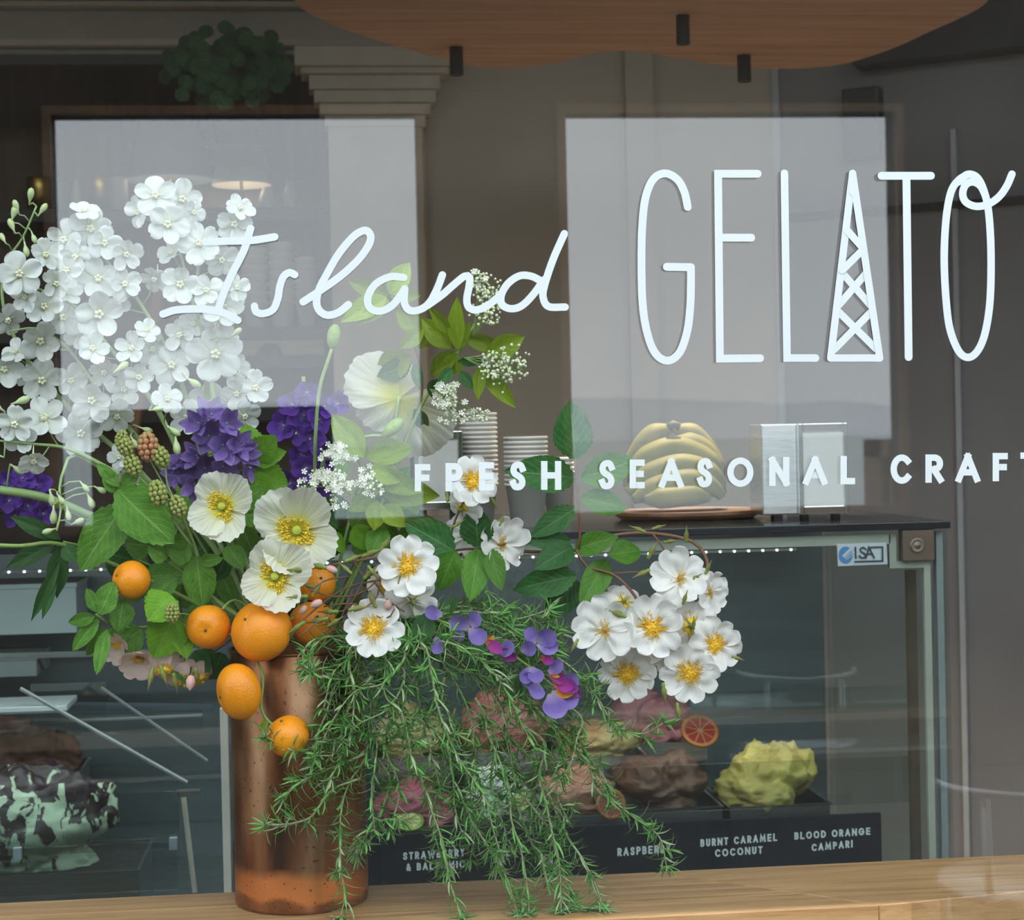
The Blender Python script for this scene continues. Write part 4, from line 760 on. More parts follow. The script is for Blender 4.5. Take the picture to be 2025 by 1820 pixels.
# ================================================================== FLOWERS: materials and petal shapes
M_delph = petal_mat('white_delphinium_petal', [(0.0, (0.58, 0.66, 0.44)), (0.3, (0.76, 0.80, 0.74)), (1.0, (0.83, 0.86, 0.86))], 0.25)
M_eye = mat('cream_eye', (0.86, 0.84, 0.62), 0.6, c2=(0.80, 0.80, 0.60))
M_violet = petal_mat('violet_petal', [(0.0, (0.30, 0.22, 0.55)), (0.35, (0.11, 0.035, 0.36)), (1.0, (0.17, 0.06, 0.46))], 0.3, vary=0.3)
M_mauve = petal_mat('mauve_bract', [(0.0, (0.24, 0.19, 0.42)), (0.5, (0.21, 0.12, 0.42)), (1.0, (0.34, 0.25, 0.56))], 0.3, vary=0.3)
M_poppy = petal_mat('cream_poppy_petal', [(0.0, (0.66, 0.68, 0.03)), (0.22, (0.78, 0.77, 0.12)), (0.5, (0.84, 0.84, 0.62)), (1.0, (0.86, 0.86, 0.78))], 0.35, veins=0.9)
M_rose = petal_mat('white_rose_petal', [(0.0, (0.92, 0.86, 0.55)), (0.18, (0.90, 0.88, 0.83)), (1.0, (0.92, 0.90, 0.885))], 0.25)
M_pinkrose = petal_mat('blush_rose_petal', [(0.0, (0.90, 0.75, 0.45)), (0.2, (0.86, 0.70, 0.64)), (1.0, (0.84, 0.66, 0.62))], 0.3)
M_stamen = mat('yellow_stamen', (0.95, 0.66, 0.05), 0.6, c2=(0.92, 0.55, 0.03), scale=200)
M_pstamen = mat('poppy_stamen', (0.95, 0.76, 0.06), 0.6, c2=(0.92, 0.66, 0.03), scale=200)
M_anther = mat('brown_anther', (0.72, 0.40, 0.05), 0.7); M_ovary = mat('green_ovary', (0.50, 0.55, 0.06), 0.6, c2=(0.38, 0.46, 0.05), scale=90)
M_stem = mat('fresh_stem', (0.26, 0.40, 0.10), 0.5, c2=(0.20, 0.33, 0.08), scale=20); M_palestem = mat('pale_stem', (0.34, 0.48, 0.20), 0.5, c2=(0.27, 0.41, 0.15), scale=20)
M_redstem = mat('red_brown_stem', (0.22, 0.085, 0.05), 0.5, c2=(0.17, 0.10, 0.045), scale=25); M_bud = mat('green_bud', (0.20, 0.32, 0.05), 0.55, c2=(0.22, 0.15, 0.05), scale=60); M_palebud = mat('pale_green_bud', (0.60, 0.68, 0.40), 0.55, c2=(0.48, 0.60, 0.28), scale=60)
M_roseleaf = leaf_mat('dark_rose_leaf', (0.04, 0.165, 0.035), (0.022, 0.11, 0.022), (0.16, 0.28, 0.12), 0.35)
M_roseleaf2 = leaf_mat('fresh_rose_leaf', (0.11, 0.29, 0.025), (0.07, 0.21, 0.02), (0.2, 0.36, 0.1), 0.35)
M_elder = leaf_mat('lime_elder_leaf', (0.32, 0.44, 0.02), (0.20, 0.33, 0.015), (0.34, 0.42, 0.08), 0.4, transl=0.35)
M_mintleaf = leaf_mat('crinkled_mint_leaf', (0.14, 0.34, 0.045), (0.085, 0.24, 0.03), (0.30, 0.46, 0.16), 0.42, veins=8, crinkle=1.6)
M_bramble = leaf_mat('bright_bramble_leaf', (0.18, 0.40, 0.02), (0.12, 0.31, 0.02), (0.22, 0.40, 0.08), 0.45, veins=8)
M_helle = leaf_mat('dark_lance_leaf', (0.045, 0.14, 0.035), (0.03, 0.10, 0.025), (0.10, 0.2, 0.07), 0.4, veins=5)
M_orange = None
def orange_mat(name, c, c2, bs):
    m, t, b, o = nt(name); n = N(t, 'ShaderNodeTexNoise'); n.inputs['Scale'].default_value = 14; t.links.new(coords(t), n.inputs['Vector'])
    t.links.new(ramp(t, n.outputs['Fac'], [(0.35, c2), (0.65, c)]), b.inputs['Base Color']); b.inputs['Roughness'].default_value = 0.36
    v = N(t, 'ShaderNodeTexVoronoi'); v.inputs['Scale'].default_value = bs; t.links.new(coords(t), v.inputs['Vector']); bump(t, b, v.outputs['Distance'], 0.35, 0.0012); return m
M_orange = orange_mat('orange_peel', (0.93, 0.32, 0.008), (0.88, 0.27, 0.006), 420); M_mandarin = orange_mat('mandarin_peel', (0.92, 0.34, 0.006), (0.86, 0.27, 0.005), 300)

def petal(name, M, L=1.0, Wd=0.42, tip=1.0, cup=0.2, curl=0.15, notch=0.0, neck=0.15, nu=6, nv=8, seed=0, rip=0.02, peak=0.6):
    vs_, uv, fs = [], [], []
    for i in range(nv + 1):
        t = 0.985 * (1 - (1 - i / nv) ** 1.35)
        w = Wd * (neck + (1 - neck) * math.sin(math.pi / 2 * min(1, t / peak)) ** 1.3) if t < peak else Wd * max(0.0, 1 - ((t - peak) / (1 - peak)) ** (2.0 * tip)) ** (0.5 * (1 if tip >= 1 else 1.6))
        for j in range(nu + 1):
            u = j / nu * 2 - 1; y = t * L * (1 - notch * (1 - abs(u)) ** 1.6 * t ** 5)
            z = cup * t * t - curl * (u * w / max(Wd, 1e-6)) ** 2 * 0.0 + curl * abs(u * w) ** 1.6 + rip * mnoise.noise(Vector((u * 1.8 + seed, t * 2.4, seed * 3.1)))
            vs_.append((u * w, y, z)); uv.append((j / nu, t))
    for i in range(nv):
        for j in range(nu):
            k = i * (nu + 1) + j; fs.append((k, k + 1, k + nu + 2, k + nu + 1))
    return mesh(name, vs_, fs, M, uv)
def fan_petal(name, M, half=58, nu=44, nv=12, cup=0.35, seed=0, amp=0.03):
    vs_, uv, fs = [], [], []
    for i in range(nv + 1):
        t = i / nv
        for j in range(nu + 1):
            a = math.radians(half) * (2 * j / nu - 1); e = 1 - 0.28 * abs(2 * j / nu - 1) ** 2.5
            r = t * e * (1 + 0.07 * t * mnoise.noise(Vector((j * 0.45 + seed * 5, 1.3, seed))))
            z = cup * r * r + amp * t * t * mnoise.noise(Vector((a * 16 + seed, t * 1.2, seed))) * 2.0 + 0.16 * t * t * mnoise.noise(Vector((a * 2.5 + seed, t * 2, seed)))
            vs_.append((r * math.sin(a) * (1 - 0.12 * t), r * math.cos(a), z)); uv.append((j / nu, t))
    for i in range(nv):
        for j in range(nu):
            k = i * (nu + 1) + j; fs.append((k, k + 1, k + nu + 2, k + nu + 1))
    return mesh(name, vs_, fs, M, uv)
def leafmesh(name, M, Wd=0.5, tip=0.9, serr=0.0, bend=0.12, fold=0.15, peak=0.4, nv=14, seed=0, teeth=11, wav=0.02):
    vs_, uv, fs = [], [], []; nu = 6
    for i in range(nv + 1):
        t = i / nv
        w = Wd * (math.sin(math.pi / 2 * t / peak) ** 0.75 if t < peak else max(0.0, math.cos(math.pi / 2 * (t - peak) / (1 - peak))) ** tip)
        if serr: w *= 1 + serr * ((t * teeth) % 1.0 - 0.5)
        w = max(w, 0.004)
        for j in range(nu + 1):
            u = j / nu * 2 - 1
            z = -bend * t * t + fold * abs(u) * w + wav * mnoise.noise(Vector((u * 1.5, t * 4 + seed, seed * 2.0)))
            vs_.append((u * w, t - (0.03 if serr and (i % 2) else 0) * abs(u), z)); uv.append((j / nu, t))
    for i in range(nv):
        for j in range(nu):
            k = i * (nu + 1) + j; fs.append((k, k + 1, k + nu + 2, k + nu + 1))
    return mesh(name, vs_, fs, M, uv)
def leafset(nm, M, n=3, **kw): return [leafmesh(nm, M, seed=i * 1.7 + 0.3, **{**kw, 'bend': kw.get('bend', 0.12) * (0.5 + i * 0.6)}) for i in range(n)]
LV = {'rose': leafset('leaf', M_roseleaf, Wd=0.5, serr=0.10, teeth=12, nv=24, tip=0.75), 'fresh': leafset('leaf', M_roseleaf2, Wd=0.5, serr=0.10, teeth=12, nv=24, tip=0.75),
      'elder': leafset('leaf', M_elder, Wd=0.5, tip=0.95, peak=0.45, fold=0.25), 'mint': leafset('leaf', M_mintleaf, Wd=0.5, serr=0.09, nv=24, teeth=14, tip=0.65, peak=0.42, wav=0.035),
      'bramble': leafset('leaf', M_bramble, Wd=0.5, serr=0.16, nv=24, teeth=10, tip=0.8, peak=0.38), 'lance': leafset('leaf', M_helle, Wd=0.5, tip=1.2, peak=0.5, fold=0.2)}
def leaf(parent, kind, bx, by, tx, ty, wpx, Yb, Yt=None, roll=None, name='leaf'):
    Yt = Yb if Yt is None else Yt; b, t = P(bx, by, Yb), P(tx, ty, Yt); y = t - b; L = y.length; y.normalize()
    view = (CAM - b).normalized(); roll = rnd.uniform(-0.35, 0.35) if roll is None else roll
    x = y.cross(view).normalized(); z = x.cross(y); z = (z * math.cos(roll) + x * math.sin(roll)).normalized(); x = y.cross(z)
    w = wpx * S((Yb + Yt) / 2); zz = (L + w) / 2
    Mx = Matrix(((x.x * w, y.x * L, z.x * zz, b.x), (x.y * w, y.y * L, z.y * zz, b.y), (x.z * w, y.z * L, z.z * zz, b.z), (0, 0, 0, 1)))
    return put(name, rnd.choice(LV[kind]), parent, Mx)
def stem_pts(pxs, Ys, step=0.012):
    n = len(pxs); ys = Ys if hasattr(Ys, '__len__') else [Ys] * n
    if len(ys) == 2 and n != 2: ys = [ys[0] + (ys[1] - ys[0]) * i / (n - 1) for i in range(n)]
    return catmull([P(x, y, q) for (x, y), q in zip(pxs, ys)], step)
def facing(o, tx=0.0, ty=0.0, spin=0.0):        # towards the viewer, tipped tx right / ty up, spun in its plane
    z = ((CAM - o).normalized() + RT * tx + UP * ty).normalized(); up = Matrix.Rotation(spin, 3, z) @ (UP - z * UP.dot(z)); return frame(o, z, up)
def ringed(parent, meshes, n, Mb, sc, tilt, name='petal', jit=0.1, z0=0.0, skew=0.0):
    for k in range(n):
        a = 2 * math.pi * k / n + rnd.uniform(-jit, jit)
        R = Matrix.Rotation(a, 4, 'Z') @ Matrix.Translation((0, 0, z0 + (k % 2) * 0.0006)) @ Matrix.Rotation(tilt + rnd.uniform(-jit, jit), 4, 'X') @ Matrix.Scale(sc * rnd.uniform(0.93, 1.07), 4)
        put(name, rnd.choice(meshes), parent, Mb @ R)

# ================================================================== WHITE DELPHINIUMS
PD = [petal('petal', M_delph, 1, 0.37 + 0.02 * i, 1.0, 0.22 - 0.1 * i, 0.7 - 0.25 * i, 0.06 * (i % 2), 0.2, seed=i * 2.2, rip=0.13, peak=0.62) for i in range(5)]
eye_mb = MB()
for k in range(5):
    a = 2 * math.pi * k / 5; eye_mb.ball((0.0032 * math.cos(a), 0.0032 * math.sin(a), 0.004), (0.0024, 0.0024, 0.0045), 7, 5)
eye_mb.ball((0, 0, 0.002), (0.004, 0.004, 0.003), 7, 4)
EYE = eye_mb.me('blossom', M_eye, True)
SPUR = MB().tube([(0, 0, 0), (0, 0.003, -0.010), (0, 0.008, -0.018), (0, 0.014, -0.024)], lambda t: 0.0026 * (1 - 0.75 * t), 6).me('spur', M_palebud, True)
def floret(parent, px, py, size, Y, tx=0, ty=0, tilt=0.15):
    o = P(px, py, Y); Mb = facing(o, tx, ty, rnd.uniform(-0.4, 0.4)); R = size / 2 * S(Y)
    e = put('blossom', EYE, parent, Mb @ Matrix.Scale(R / 0.029, 4)); ringed(e, PD, 5, Mb, R, tilt, jit=0.12); put('spur', SPUR, e, Mb @ Matrix.Scale(R / 0.029, 4)); return o
STALKS = {
 'D1': ([(308, 368), (345, 470), (368, 545), (390, 640), (405, 700), (412, 820), (430, 1000), (520, 1240)], (0.16, 0.24), 'tallest white delphinium spike, topmost florets above the letter I'),
 'D2': ([(175, 422), (200, 500), (263, 579), (332, 693), (372, 800), (425, 1000), (520, 1240)], (0.14, 0.25), 'white delphinium spike left of the tallest, leaning left'),
 'D3': ([(28, 515), (61, 562), (113, 587), (155, 612), (194, 660), (257, 737), (318, 822), (400, 1000), (510, 1240)], (0.10, 0.22), 'white delphinium spike with long diagonal stem crossing the cluster'),
 'D4': ([(478, 398), (440, 450), (396, 515), (390, 615), (406, 676), (424, 800), (445, 980), (530, 1240)], (0.13, 0.2), 'white delphinium spike behind the letter I of Island'),
 'D5': ([(20, 655), (75, 650), (125, 680), (160, 722), (215, 800), (300, 900), (400, 1040), (505, 1240)], (0.17, 0.27), 'white delphinium spike reaching left below the diagonal stem'),
 'D6': ([(-40, 868), (60, 878), (135, 888), (220, 930), (330, 1000), (420, 1080), (505, 1240)], (0.12, 0.24), 'nearly level white delphinium stem at the left edge'),
 'D7': ([(-60, 962), (60, 978), (120, 995), (190, 1025), (330, 1080), (430, 1140), (505, 1240)], (0.17, 0.25), 'thick pale green delphinium stem running out left above the dark leaves'),
 'D8': ([(72, 408), (45, 470), (8, 530), (10, 620), (60, 720), (150, 820), (300, 960), (500, 1240)], (0.2, 0.28), 'delphinium spike with green buds at the upper left edge'),
 'D10': ([(112, 1050), (120, 1010), (118, 965), (128, 925), (150, 900), (230, 945), (340, 1010), (430, 1090), (505, 1240)], (0.1, 0.24), 'drooping raceme of pale delphinium buds above the dark leaves'),
 'D9': ([(508, 735), (480, 790), (468, 850), (455, 960), (530, 1240)], (0.19, 0.24), 'short white delphinium beside the purple larkspur')}
FLO = [(307,388,78,0,.2),(360,394,76,.2,.1),(332,444,80,0,-.1),(277,421,60,-.9,0),(381,420,50,.9,0),(180,452,80,0,.1),(130,474,72,-.5,0),(205,480,66,.4,-.2),(168,418,52,0,.9),(249,502,62,.4,-.3),(194,551,78,0,0),(245,562,66,.3,0),(150,508,60,-.4,-.3),
 (395,482,78,-.2,.1),(462,444,72,.2,0),(474,412,56,.6,.5),(437,513,66,.3,-.4),(357,562,76,0,0),(340,502,56,-.6,.5),(307,550,58,-.5,-.7),(39,543,80,0,0),(88,505,62,.6,.3),(133,535,64,-.5,.1),(194,620,96,.1,-.1),(88,607,70,-.1,.1),(133,580,60,.3,.5),(52,587,58,-.6,0),(80,673,80,0,-.2),(124,629,70,.3,.1),
 (440,604,86,.1,0),(431,640,64,-.2,-.6),(467,570,58,.8,.2),(426,700,100,.1,0),(465,735,66,.7,-.4),(340,723,80,0,0),(357,662,64,-.3,-.3),(182,690,66,.2,.2),(155,660,60,-.3,0),(83,752,82,0,0),(8,731,70,.3,0),(32,698,56,-.5,.6),(14,632,62,.5,-.5),(182,790,84,0,-.2),(138,753,66,.5,0),(205,735,58,.2,-.5),(245,772,66,0,.2),(262,690,62,-.4,.4),(298,690,66,.7,0),(290,655,50,.2,.7),
 (415,800,80,0,.3),(470,778,62,-.2,-.3),(503,767,66,.4,-.1),(484,822,58,.3,-.6),(88,828,84,-.1,.5),(30,838,70,-.2,-.3),(160,857,84,0,0),(230,822,66,.2,-.5),(370,826,64,-.4,-.1),(39,862,66,.1,-.2),(66,910,60,.1,-.8),(238,905,52,-.6,0),(256,940,44,-.3,-.8),(410,575,60,-.2,.3),(385,640,58,-.5,0),(225,590,62,.3,-.3),(110,560,60,.5,-.2),(318,610,0,0,0),(60,745,54,-.7,.2),(275,745,60,.1,-.2),(330,790,58,.3,.4)]
rnd.seed(11); stalk_pts = {}; stalk_obj = {}
for k, (pp, ys, lab) in STALKS.items():
    pts = stem_pts(pp, ys); stalk_pts[k] = pts
    stalk_obj[k] = thing('delphinium_stalk', pts[-1], lab, 'flower', 'white delphiniums in the copper vase'); 
pedi = {k: MB() for k in STALKS}
def nearest(px, py):
    best = None
    for k, pts in stalk_pts.items():
        for i, p in enumerate(pts):
            x, y = project(p); d = math.hypot(x - px, y - py) + (14 if y < py - 10 else 0)
            if best is None or d < best[0]: best = (d, k, i)
    return best
for (px, py, sz, tx, ty) in FLO:
    if not sz: continue
    d, k, i = nearest(px, py); base = stalk_pts[k][min(len(stalk_pts[k]) - 1, i + 2)]; Y = max(0.045, min(0.33, base.y - rnd.uniform(0.0, 0.06)))
    o = floret(stalk_obj[k], px, py, sz * 1.1, Y, tx + rnd.uniform(-.15, .15), ty + rnd.uniform(-.15, .15), rnd.uniform(0.05, 0.3))
    back = o + (o - CAM).normalized() * 0.008; mid = (base + back) / 2 + Vector((0, 0.004, -0.006)); pedi[k].tube(catmull([base, mid, back], 0.01), 0.0011, 5)
BUDM = MB().lathe([(0, 0), (0.0012, 0), (0.0016, 0.006), (0.0042, 0.012), (0.005, 0.017), (0.0036, 0.022), (0, 0.0245)], 9).me('bud', M_palebud, True)
def bud(parent, px, py, Y, ang, sc=1.0, me=None, name='bud'):
    o = P(px, py, Y); z = (UP * math.cos(ang) + RT * math.sin(ang) + FW * rnd.uniform(-.4, .4)).normalized(); sc = sc * 0.82 if me is not None else sc; put(name, me or BUDM, parent, frame(o, z, FW, (sc, sc, sc))); return o
for px, py, ang, k in ((22,440,.3,'D8'),(48,478,2.9,'D8'),(62,458,2.7,'D8'),(75,428,.6,'D8'),(38,425,-.3,'D8'),(58,405,.2,'D8'),(30,462,-.4,'D8'),(12,482,-.6,'D8'),(98,968,3.0,'D10'),(112,975,2.5,'D10'),(106,1000,3.2,'D10'),(132,1002,2.9,'D10'),(112,1045,-1.9,'D10'),(140,1038,1.2,'D10'),(158,952,2.4,'D10'),(172,975,2.7,'D10'),(186,962,2.0,'D10'),(330,842,2.2,'D3'),(347,862,3.0,'D3'),(295,812,1.4,'D3'),(224,738,.9,'D3'),(258,862,2.6,'D5'),(275,845,1.9,'D5'),(10,815,-.9,'D5'),(22,800,1.2,'D5'),(455,668,.9,'D4'),(366,745,2.2,'D1'),(8,905,-1.2,'D6'),(20,918,2.2,'D7')):
    d, kk, i = nearest(px, py); k = k if k == 'D10' else kk; Y = max(0.05, stalk_pts[k][min(4, len(stalk_pts[k]) - 1)].y - 0.01); o = bud(stalk_obj[k], px, py, Y, ang, rnd.uniform(0.9, 1.25))
    j = min(range(len(stalk_pts[k])), key=lambda q: (stalk_pts[k][q] - o).length); pedi[k].tube([stalk_pts[k][j], (stalk_pts[k][j] + o) / 2 + Vector((0, 0, 0.004)), o], 0.0013, 5)
for k, pts in stalk_pts.items():
    r0 = 0.0068 if k == 'D7' else 0.0042
    pedi[k].tube(pts, lambda t, r0=r0: (0.35 + 0.65 * min(1, t * 2.2)) * r0 if k != 'D7' else r0, 7); put('stem', pedi[k].me('stem', M_palestem, True), stalk_obj[k])

# ================================================================== PURPLE LARKSPUR AND CLARY
PV = [petal('petal', M_violet, 1, 0.42, 0.9, 0.1, 0.4, 0.05, 0.2, seed=i + .5, rip=0.1) for i in range(3)]; PM = [petal('petal', M_mauve, 1, 0.33, 0.7, 0.25, 0.6, 0.0, 0.25, seed=i + 3.5, rip=0.1, peak=0.45) for i in range(3)]
VEYE = MB().ball((0, 0, 0.002), (0.0022, 0.0022, 0.005), 7, 5).me('blossom', mat('lilac_eye', (0.45, 0.42, 0.72), 0.6), True)
def purple(nm, lab, pp, Ys, flos, set_, cat='flower', n=5, tilt=0.25):
    pts = stem_pts(pp, Ys); t = thing(nm, pts[-1], lab, cat, 'purple flower spikes'); mb = MB().tube(pts, 0.0032, 7)
    for (px, py, sz, tx, ty) in flos:
        b = min(pts, key=lambda q: (project(q)[0] - px) ** 2 + (project(q)[1] - py) ** 2); Y = max(0.05, b.y - rnd.uniform(0.005, 0.035)); o = P(px, py, Y); Mb = facing(o, tx, ty, rnd.uniform(-2, 2)); R = sz / 2 * S(Y) * (1.4 if set_ is PM else 1.12)
        e = put('blossom', VEYE, t, Mb); ringed(e, set_, n, Mb, R, tilt + rnd.uniform(-.1, .3), jit=0.25); mb.tube([b, (b + o) / 2 + Vector((0, .003, -.003)), o + FW * 0.004], 0.001, 5)
    put('stem', mb.me('stem', M_stem, True), t); return t
rr = lambda s: rnd.uniform(-s, s)
purple('clary_spike', 'mauve purple bract cluster just below the white delphiniums', [(418, 808), (425, 880), (435, 960), (480, 1100), (540, 1240)], (0.12, 0.22), [(418,822,62,0,.5),(395,838,54,-.5,.2),(446,838,56,.5,.2),(412,862,66,0,0),(440,880,70,.2,0),(470,880,58,.6,0),(390,900,56,-.5,-.1),(372,925,58,-.4,-.2),(405,925,66,0,-.3),(440,922,64,.2,-.2),(350,940,46,-.7,-.2),(482,900,54,.7,.2),(492,925,46,.8,-.2),(385,955,60,-.1,-.5),(418,958,54,.2,-.5),(360,915,44,-.6,.3)], PM, n=6, tilt=0.35)
purple('larkspur_spike', 'vivid violet larkspur spike in front of the dark reflection', [(600, 745), (602, 800), (605, 860), (600, 960), (600, 1240)], (0.17, 0.22), [(607,778,52,0,.3),(580,802,58,-.4,.2),(640,805,50,.5,.1),(665,800,52,.6,.2),(562,842,66,-.4,0),(600,822,64,0,0),(628,830,56,.3,0),(586,856,48,-.2,-.4),(612,868,60,.1,-.2),(596,898,56,-.2,-.1),(635,890,50,.4,-.2),(606,925,58,0,-.3),(640,918,46,.5,-.4),(575,955,60,-.4,-.5),(642,960,48,.4,-.6)], PV, n=5)
purple('larkspur_spike', 'dark violet larkspur at the left edge behind the thick stem', [(-30, 975), (60, 985), (180, 1030), (350, 1120), (510, 1240)], (0.26, 0.3), [(10,958,56,0,.3),(45,948,52,0,.4),(72,960,56,.3,.2),(20,990,50,-.3,-.2),(55,1000,54,0,-.3),(90,985,44,.4,-.2),(85,1015,50,.2,-.4),(30,1020,44,0,-.6)], PV, n=5)
purple('larkspur_spike', 'small violet larkspur glimpsed deep under the crinkled leaf', [(270, 1090), (320, 1105), (510, 1240)], (0.27, 0.29), [(262,1098,44,0,0),(300,1095,46,0,0),(310,1120,42,.2,-.2)], PV, n=5)

# ================================================================== POPPIES
PP = [fan_petal('petal', M_poppy, seed=i * 1.9, cup=0.2 + 0.08 * i) for i in range(4)]
def stamens(n, r0, r1, h, M, tipM=None, seed=0):
    rn = random.Random(seed); mb = MB(); tp = MB()
    for k in range(n):
        a = rn.uniform(0, 6.283); r = rn.uniform(r0, r1); z = h * (1.25 - 0.5 * (r / r1)) * rn.uniform(0.75, 1.15); e = Vector((r * math.cos(a), r * math.sin(a), z)); b = Vector((0.25 * r * math.cos(a), 0.25 * r * math.sin(a), 0.0))
        mb.tube([b, (b + e) / 2 + Vector((0, 0, 0.1 * h)), e], 0.00042, 3, caps=False); (tp if tipM else mb).ball(e, 0.0006 if tipM else 0.0013, 5, 3)
    return mb.me('stamens', M, True), (tp.me('anthers', tipM, True) if tipM else None)
PST = stamens(240, 0.012, 0.028, 0.010, M_pstamen, None, 2)[0]
POV = MB().lathe([(0, 0), (0.004, 0), (0.0062, 0.004), (0.0058, 0.009), (0.0066, 0.0105), (0.004, 0.0118), (0, 0.0122)], 12).me('seed_head', M_ovary, True)
def poppy(px, py, r, Y, tx, ty, spin, lab, stem, tilt=0.12, away=False, n=4, angs=None, scl=None):
    o = P(px, py, Y); Mb = facing(o, tx, ty, spin); R = r * S(Y)
    if away: Mb = Mb @ Matrix.Rotation(math.pi, 4, 'Y')
    pts = catmull([o + (Mb.to_3x3() @ Vector((0, 0, -0.004)))] + [P(*q) for q in stem], 0.012); t = thing('poppy', pts[-1], lab, 'flower', 'cream poppies in the copper vase')
    for k in range(n):
        a = (angs[k] if angs else k * math.pi / 2 + (0.4 if k % 2 else 0)) + rr(.1); s = R * (scl[k] if scl else rnd.uniform(0.93, 1.06))
        put('petal', PP[k % 4], t, Mb @ Matrix.Rotation(a, 4, 'Z') @ Matrix.Translation((0, 0, (k % 2) * 0.0025)) @ Matrix.Rotation(tilt + rr(.08) + (k % 2) * 0.08, 4, 'X') @ Matrix.Scale(s, 4))
    if not away:
        q = R / 0.062; put('stamens', PST, t, Mb @ Matrix.Scale(q, 4), kind='stuff'); put('seed_head', POV, t, Mb @ Matrix.Scale(q, 4))
    else: put('seed_head', POV, t, Mb)
    put('stem', MB().tube(pts, 0.0026, 7).me('stem', M_palestem, True), t); return t
poppy(440, 1003, 76, 0.085, -.15, .1, .3, 'cream poppy directly below the mauve flowers', [(455, 1060, .16), (500, 1180, .2), (560, 1260, .2)])
poppy(586, 1050, 92, 0.09, .05, .05, .8, 'largest cream poppy, upper of the overlapping pair', [(600, 1120, .17), (590, 1200, .2), (585, 1270, .2)])
poppy(543, 1142, 80, 0.065, 0, .1, .2, 'lower cream poppy touching the big orange', [(555, 1190, .16), (575, 1270, .2)])
poppy(788, 788, 118, 0.2, .1, .1, 0, 'cream poppy seen from behind beside the elder leaves', [(770, 880, .2), (700, 1000, .22), (640, 1270, .22)], away=True, n=4, angs=[-0.95, 2.15, -2.0, 0.0], scl=[1.0, 1.2, 0.72, 0.8])
PBUD = MB().lathe([(0, 0), (0.004, 0.001), (0.0088, 0.009), (0.0102, 0.018), (0.0096, 0.028), (0.0062, 0.035), (0.0025, 0.0375), (0, 0.038)], 14).me('bud', mat('poppy_bud_green', (0.36, 0.48, 0.15), 0.6, c2=(0.27, 0.40, 0.10), scale=120, bmp=0.5, bscale=400), True)
def poppybud(px, py, ang, Y, stem, lab, sc=1.0):
    o = P(px, py, Y); z = UP * math.cos(ang) + RT * math.sin(ang); pts = catmull([o] + [P(*q) for q in stem], 0.01); t = thing('poppy_bud', pts[-1], lab, 'flower bud')
    put('bud', PBUD, t, frame(o, z, FW, (sc, sc, sc))); put('stem', MB().tube(pts, 0.0028, 7).me('stem', M_palestem, True), t)
poppybud(656, 690, .15, 0.09, [(648, 715, .09), (632, 770, .1), (624, 860, .12), (620, 980, .18), (600, 1260, .2)], 'green poppy bud on a tall curved stem below the letter l', 1.0)
poppybud(757, 862, .9, 0.12, [(735, 862, .12), (690, 872, .13), (650, 890, .15), (620, 1000, .2), (600, 1260, .2)], 'round green poppy bud below the backward-facing poppy', 1.05)

# ================================================================== ROSES
PR = [petal('petal', M_rose, 1, 0.49, 1.3, 0.14 - 0.1 * (i % 3), 0.45 - 0.25 * (i % 2), 0.15, 0.26, nu=10, nv=12, seed=i * 1.3, rip=0.16, peak=0.68) for i in range(5)]; PRP = [petal('petal', M_pinkrose, 1, 0.52, 1.4, 0.15, 0.35, 0.13, 0.3, nu=8, nv=10, seed=i * 1.3, rip=0.08, peak=0.66) for i in range(3)]
RST, RAN = stamens(170, 0.006, 0.021, 0.007, M_stamen, M_anther, 5)
_rc = MB(); _rn = random.Random(3)
for _k in range(130):
    _a = _rn.uniform(0, 6.283); _r = 0.0125 * math.sqrt(_rn.random()); _rc.ball((_r * math.cos(_a), _r * math.sin(_a), 0.0055 - _r * 0.18 + _rn.uniform(-.0008, .0008)), _rn.uniform(0.0009, 0.0016), 5, 3)
_rc.ball((0, 0, 0.0015), (0.011, 0.011, 0.004), 12, 6); RCEN = _rc.me('flower_centre', M_stamen, True)
RSP = stamens(50, 0.004, 0.014, 0.006, M_stamen, M_anther, 9); RCB = MB().ball((0, 0, 0.002), (0.0045, 0.0045, 0.004), 10, 5).me('flower_centre', mat('spent_centre', (0.45, 0.28, 0.08), 0.7), True)
SEP = MB()
for k in range(5):
    a = 2 * math.pi * k / 5; SEP.add([(math.cos(a - .35) * .004, math.sin(a - .35) * .004, 0), (math.cos(a) * .017, math.sin(a) * .017, -0.003), (math.cos(a + .35) * .004, math.sin(a + .35) * .004, 0)], [(0, 1, 2)])
SEP.ball((0, 0, -0.004), (0.0042, 0.0042, 0.006), 10, 6); SEPAL = SEP.me('sepals', M_bud, True)
def rose(parent, px, py, r, Y, tx, ty, spin=0, spent=False, away=False, pset=None, tilt=0.12):
    o = P(px, py, Y); Mb = facing(o, tx, ty, spin); R = r * S(Y); q = R / 0.042
    if away: Mb = Mb @ Matrix.Rotation(math.pi, 4, 'Y')
    e = put('flower_centre', RCB if spent else RCEN, parent, Mb @ Matrix.Scale(q, 4))
    ringed(e, pset or PR, 5, Mb, R, tilt, jit=0.13); st_, an = (RSP if spent else (RST, RAN))
    put('stamens', st_, e, Mb @ Matrix.Scale(q, 4), kind='stuff'); put('anthers', an, e, Mb @ Matrix.Scale(q, 4), kind='stuff'); put('sepals', SEPAL, e, Mb @ Matrix.Translation((0, 0, -0.003)) @ Matrix.Scale(q, 4)); return o
RBUD = MB().lathe([(0, -0.008), (0.0024, -0.007), (0.0034, -0.003), (0.0026, 0), (0.0046, 0.005), (0.0042, 0.011), (0.0016, 0.018), (0.0006, 0.027), (0, 0.028)], 10).me('bud', M_bud, True)
